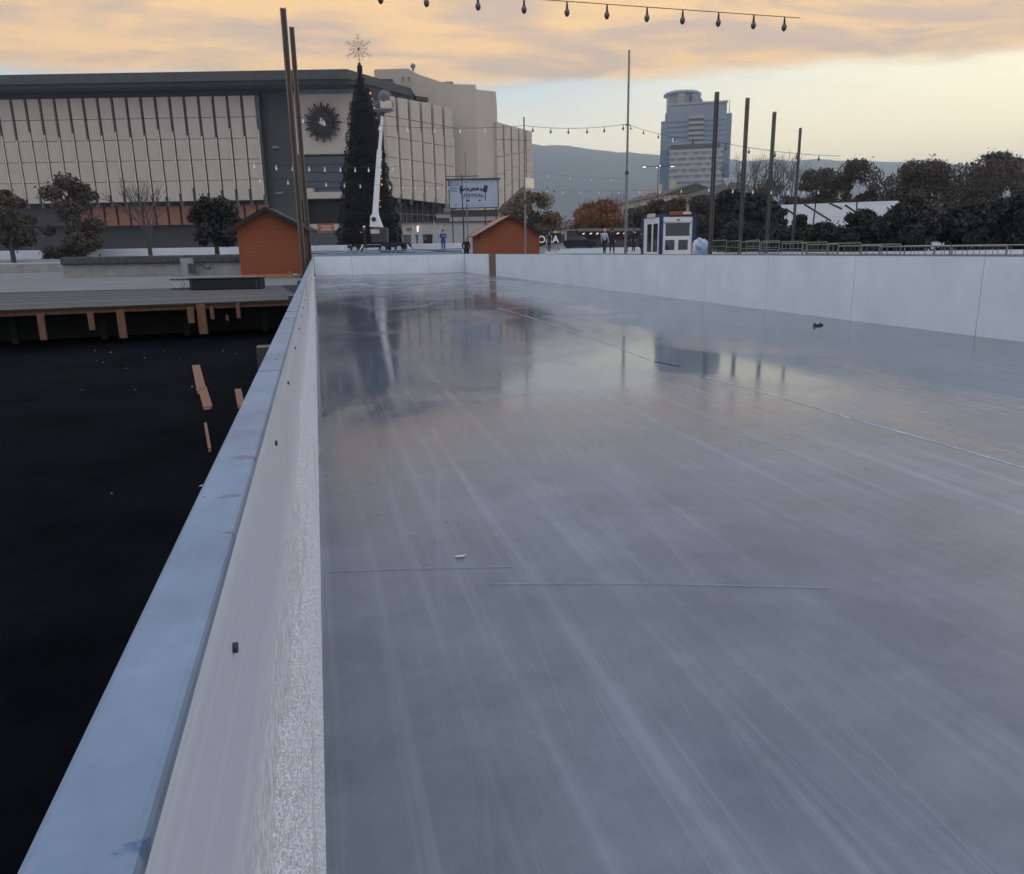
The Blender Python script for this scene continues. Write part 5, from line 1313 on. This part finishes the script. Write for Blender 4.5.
n1 = cn(.9, 8, .6, sc3=(.75, 1, 1)); n2 = cn(2.2, 8, .62, (5, 2, 0), (.6, 1, 1)); n3 = cn(.5, 3, .5, (9, 4, 0))
elev = mth('ADD', sp.outputs[2], mth('MULTIPLY', mth('SUBTRACT', n1, .5), .055))
deck = mr(elev, .180, .206)
thin = mth('MULTIPLY', mr(n2, .50, .72), mr(sp.outputs[2], .12, .2))
mask = mth('MAXIMUM', deck, mth('MULTIPLY', thin, .35))
# cloud colours: sunlit warm underside near the edge, grey blue overhead
def rgb(c): q = N('ShaderNodeRGB'); q.outputs[0].default_value = c; return q.outputs[0]
def mix(f, a, c):
    q = N('ShaderNodeMix'); q.data_type = 'RGBA'
    if isinstance(f, (int, float)): q.inputs[0].default_value = f
    else: L.new(f, q.inputs[0])
    L.new(a, q.inputs[6]); L.new(c, q.inputs[7]); return q.outputs[2]
K = 10.0
sc_ = lambda r, g, b_, k=1: tuple(v*K*k for v in S(r, g, b_)[:3])+(1,)
warm = mix(mr(n2, .36, .62), rgb(sc_(208, 174, 140)), rgb(sc_(255, 202, 122, 1.05)))
cool = rgb(sc_(160, 172, 190))
cc_ = mix(mr(elev, .26, .46), warm, cool)
gap = mix(mr(n3, .42, .66), rgb(sc_(196, 206, 222, 1.5)), rgb(sc_(166, 176, 192, 1.3)))
cc_ = mix(mr(elev, .40, .62), cc_, gap)
# clear strip of sky under the clouds: Nishita, tinted by thin high haze
dotp = N('ShaderNodeVectorMath'); dotp.operation = 'DOT_PRODUCT'; L.new(tc.outputs['Generated'], dotp.inputs[0]); dotp.inputs[1].default_value = tuple(sd)
glow = mr(dotp.outputs['Value'], .74, 1.0)
hz_low = mr(sp.outputs[2], .05, .21)
veil = mix(hz_low, rgb(sc_(255, 233, 182, 2.1)), rgb(sc_(200, 217, 220, 1.22)))
hsun = N('ShaderNodeVectorMath'); hsun.operation = 'DOT_PRODUCT'; L.new(tc.outputs['Generated'], hsun.inputs[0]); hsun.inputs[1].default_value = (math.sin(R(SUN_AZ)), math.cos(R(SUN_AZ)), 0)
veil = mix(mr(hsun.outputs['Value'], -.2, .7), rgb(sc_(178, 196, 220, 1.15)), veil)
clear = mix(.90, sky.outputs[0], veil)
clear = mix(mth('MULTIPLY', glow, .5), clear, rgb(sc_(255, 234, 168, 1.75)))
fin = mix(mask, clear, cc_)
L.new(fin, bg.inputs['Color'])

# ------------------------------------------------------------------ render settings
sc.render.engine = 'CYCLES'; cy_ = sc.cycles
cy_.use_denoising = True
try: cy_.denoiser = 'OPENIMAGEDENOISE'
except Exception: pass
cy_.max_bounces = 6; cy_.diffuse_bounces = 2; cy_.glossy_bounces = 3; cy_.transmission_bounces = 2; cy_.volume_bounces = 0; cy_.transparent_max_bounces = 4
cy_.use_adaptive_sampling = True; cy_.adaptive_threshold = .02
cy_.sample_clamp_indirect = 4
vs_ = sc.view_settings; vs_.view_transform = 'Standard'; vs_.look = 'None'; vs_.exposure = 0.44; vs_.gamma = 1.0; vs_.use_curve_mapping = False
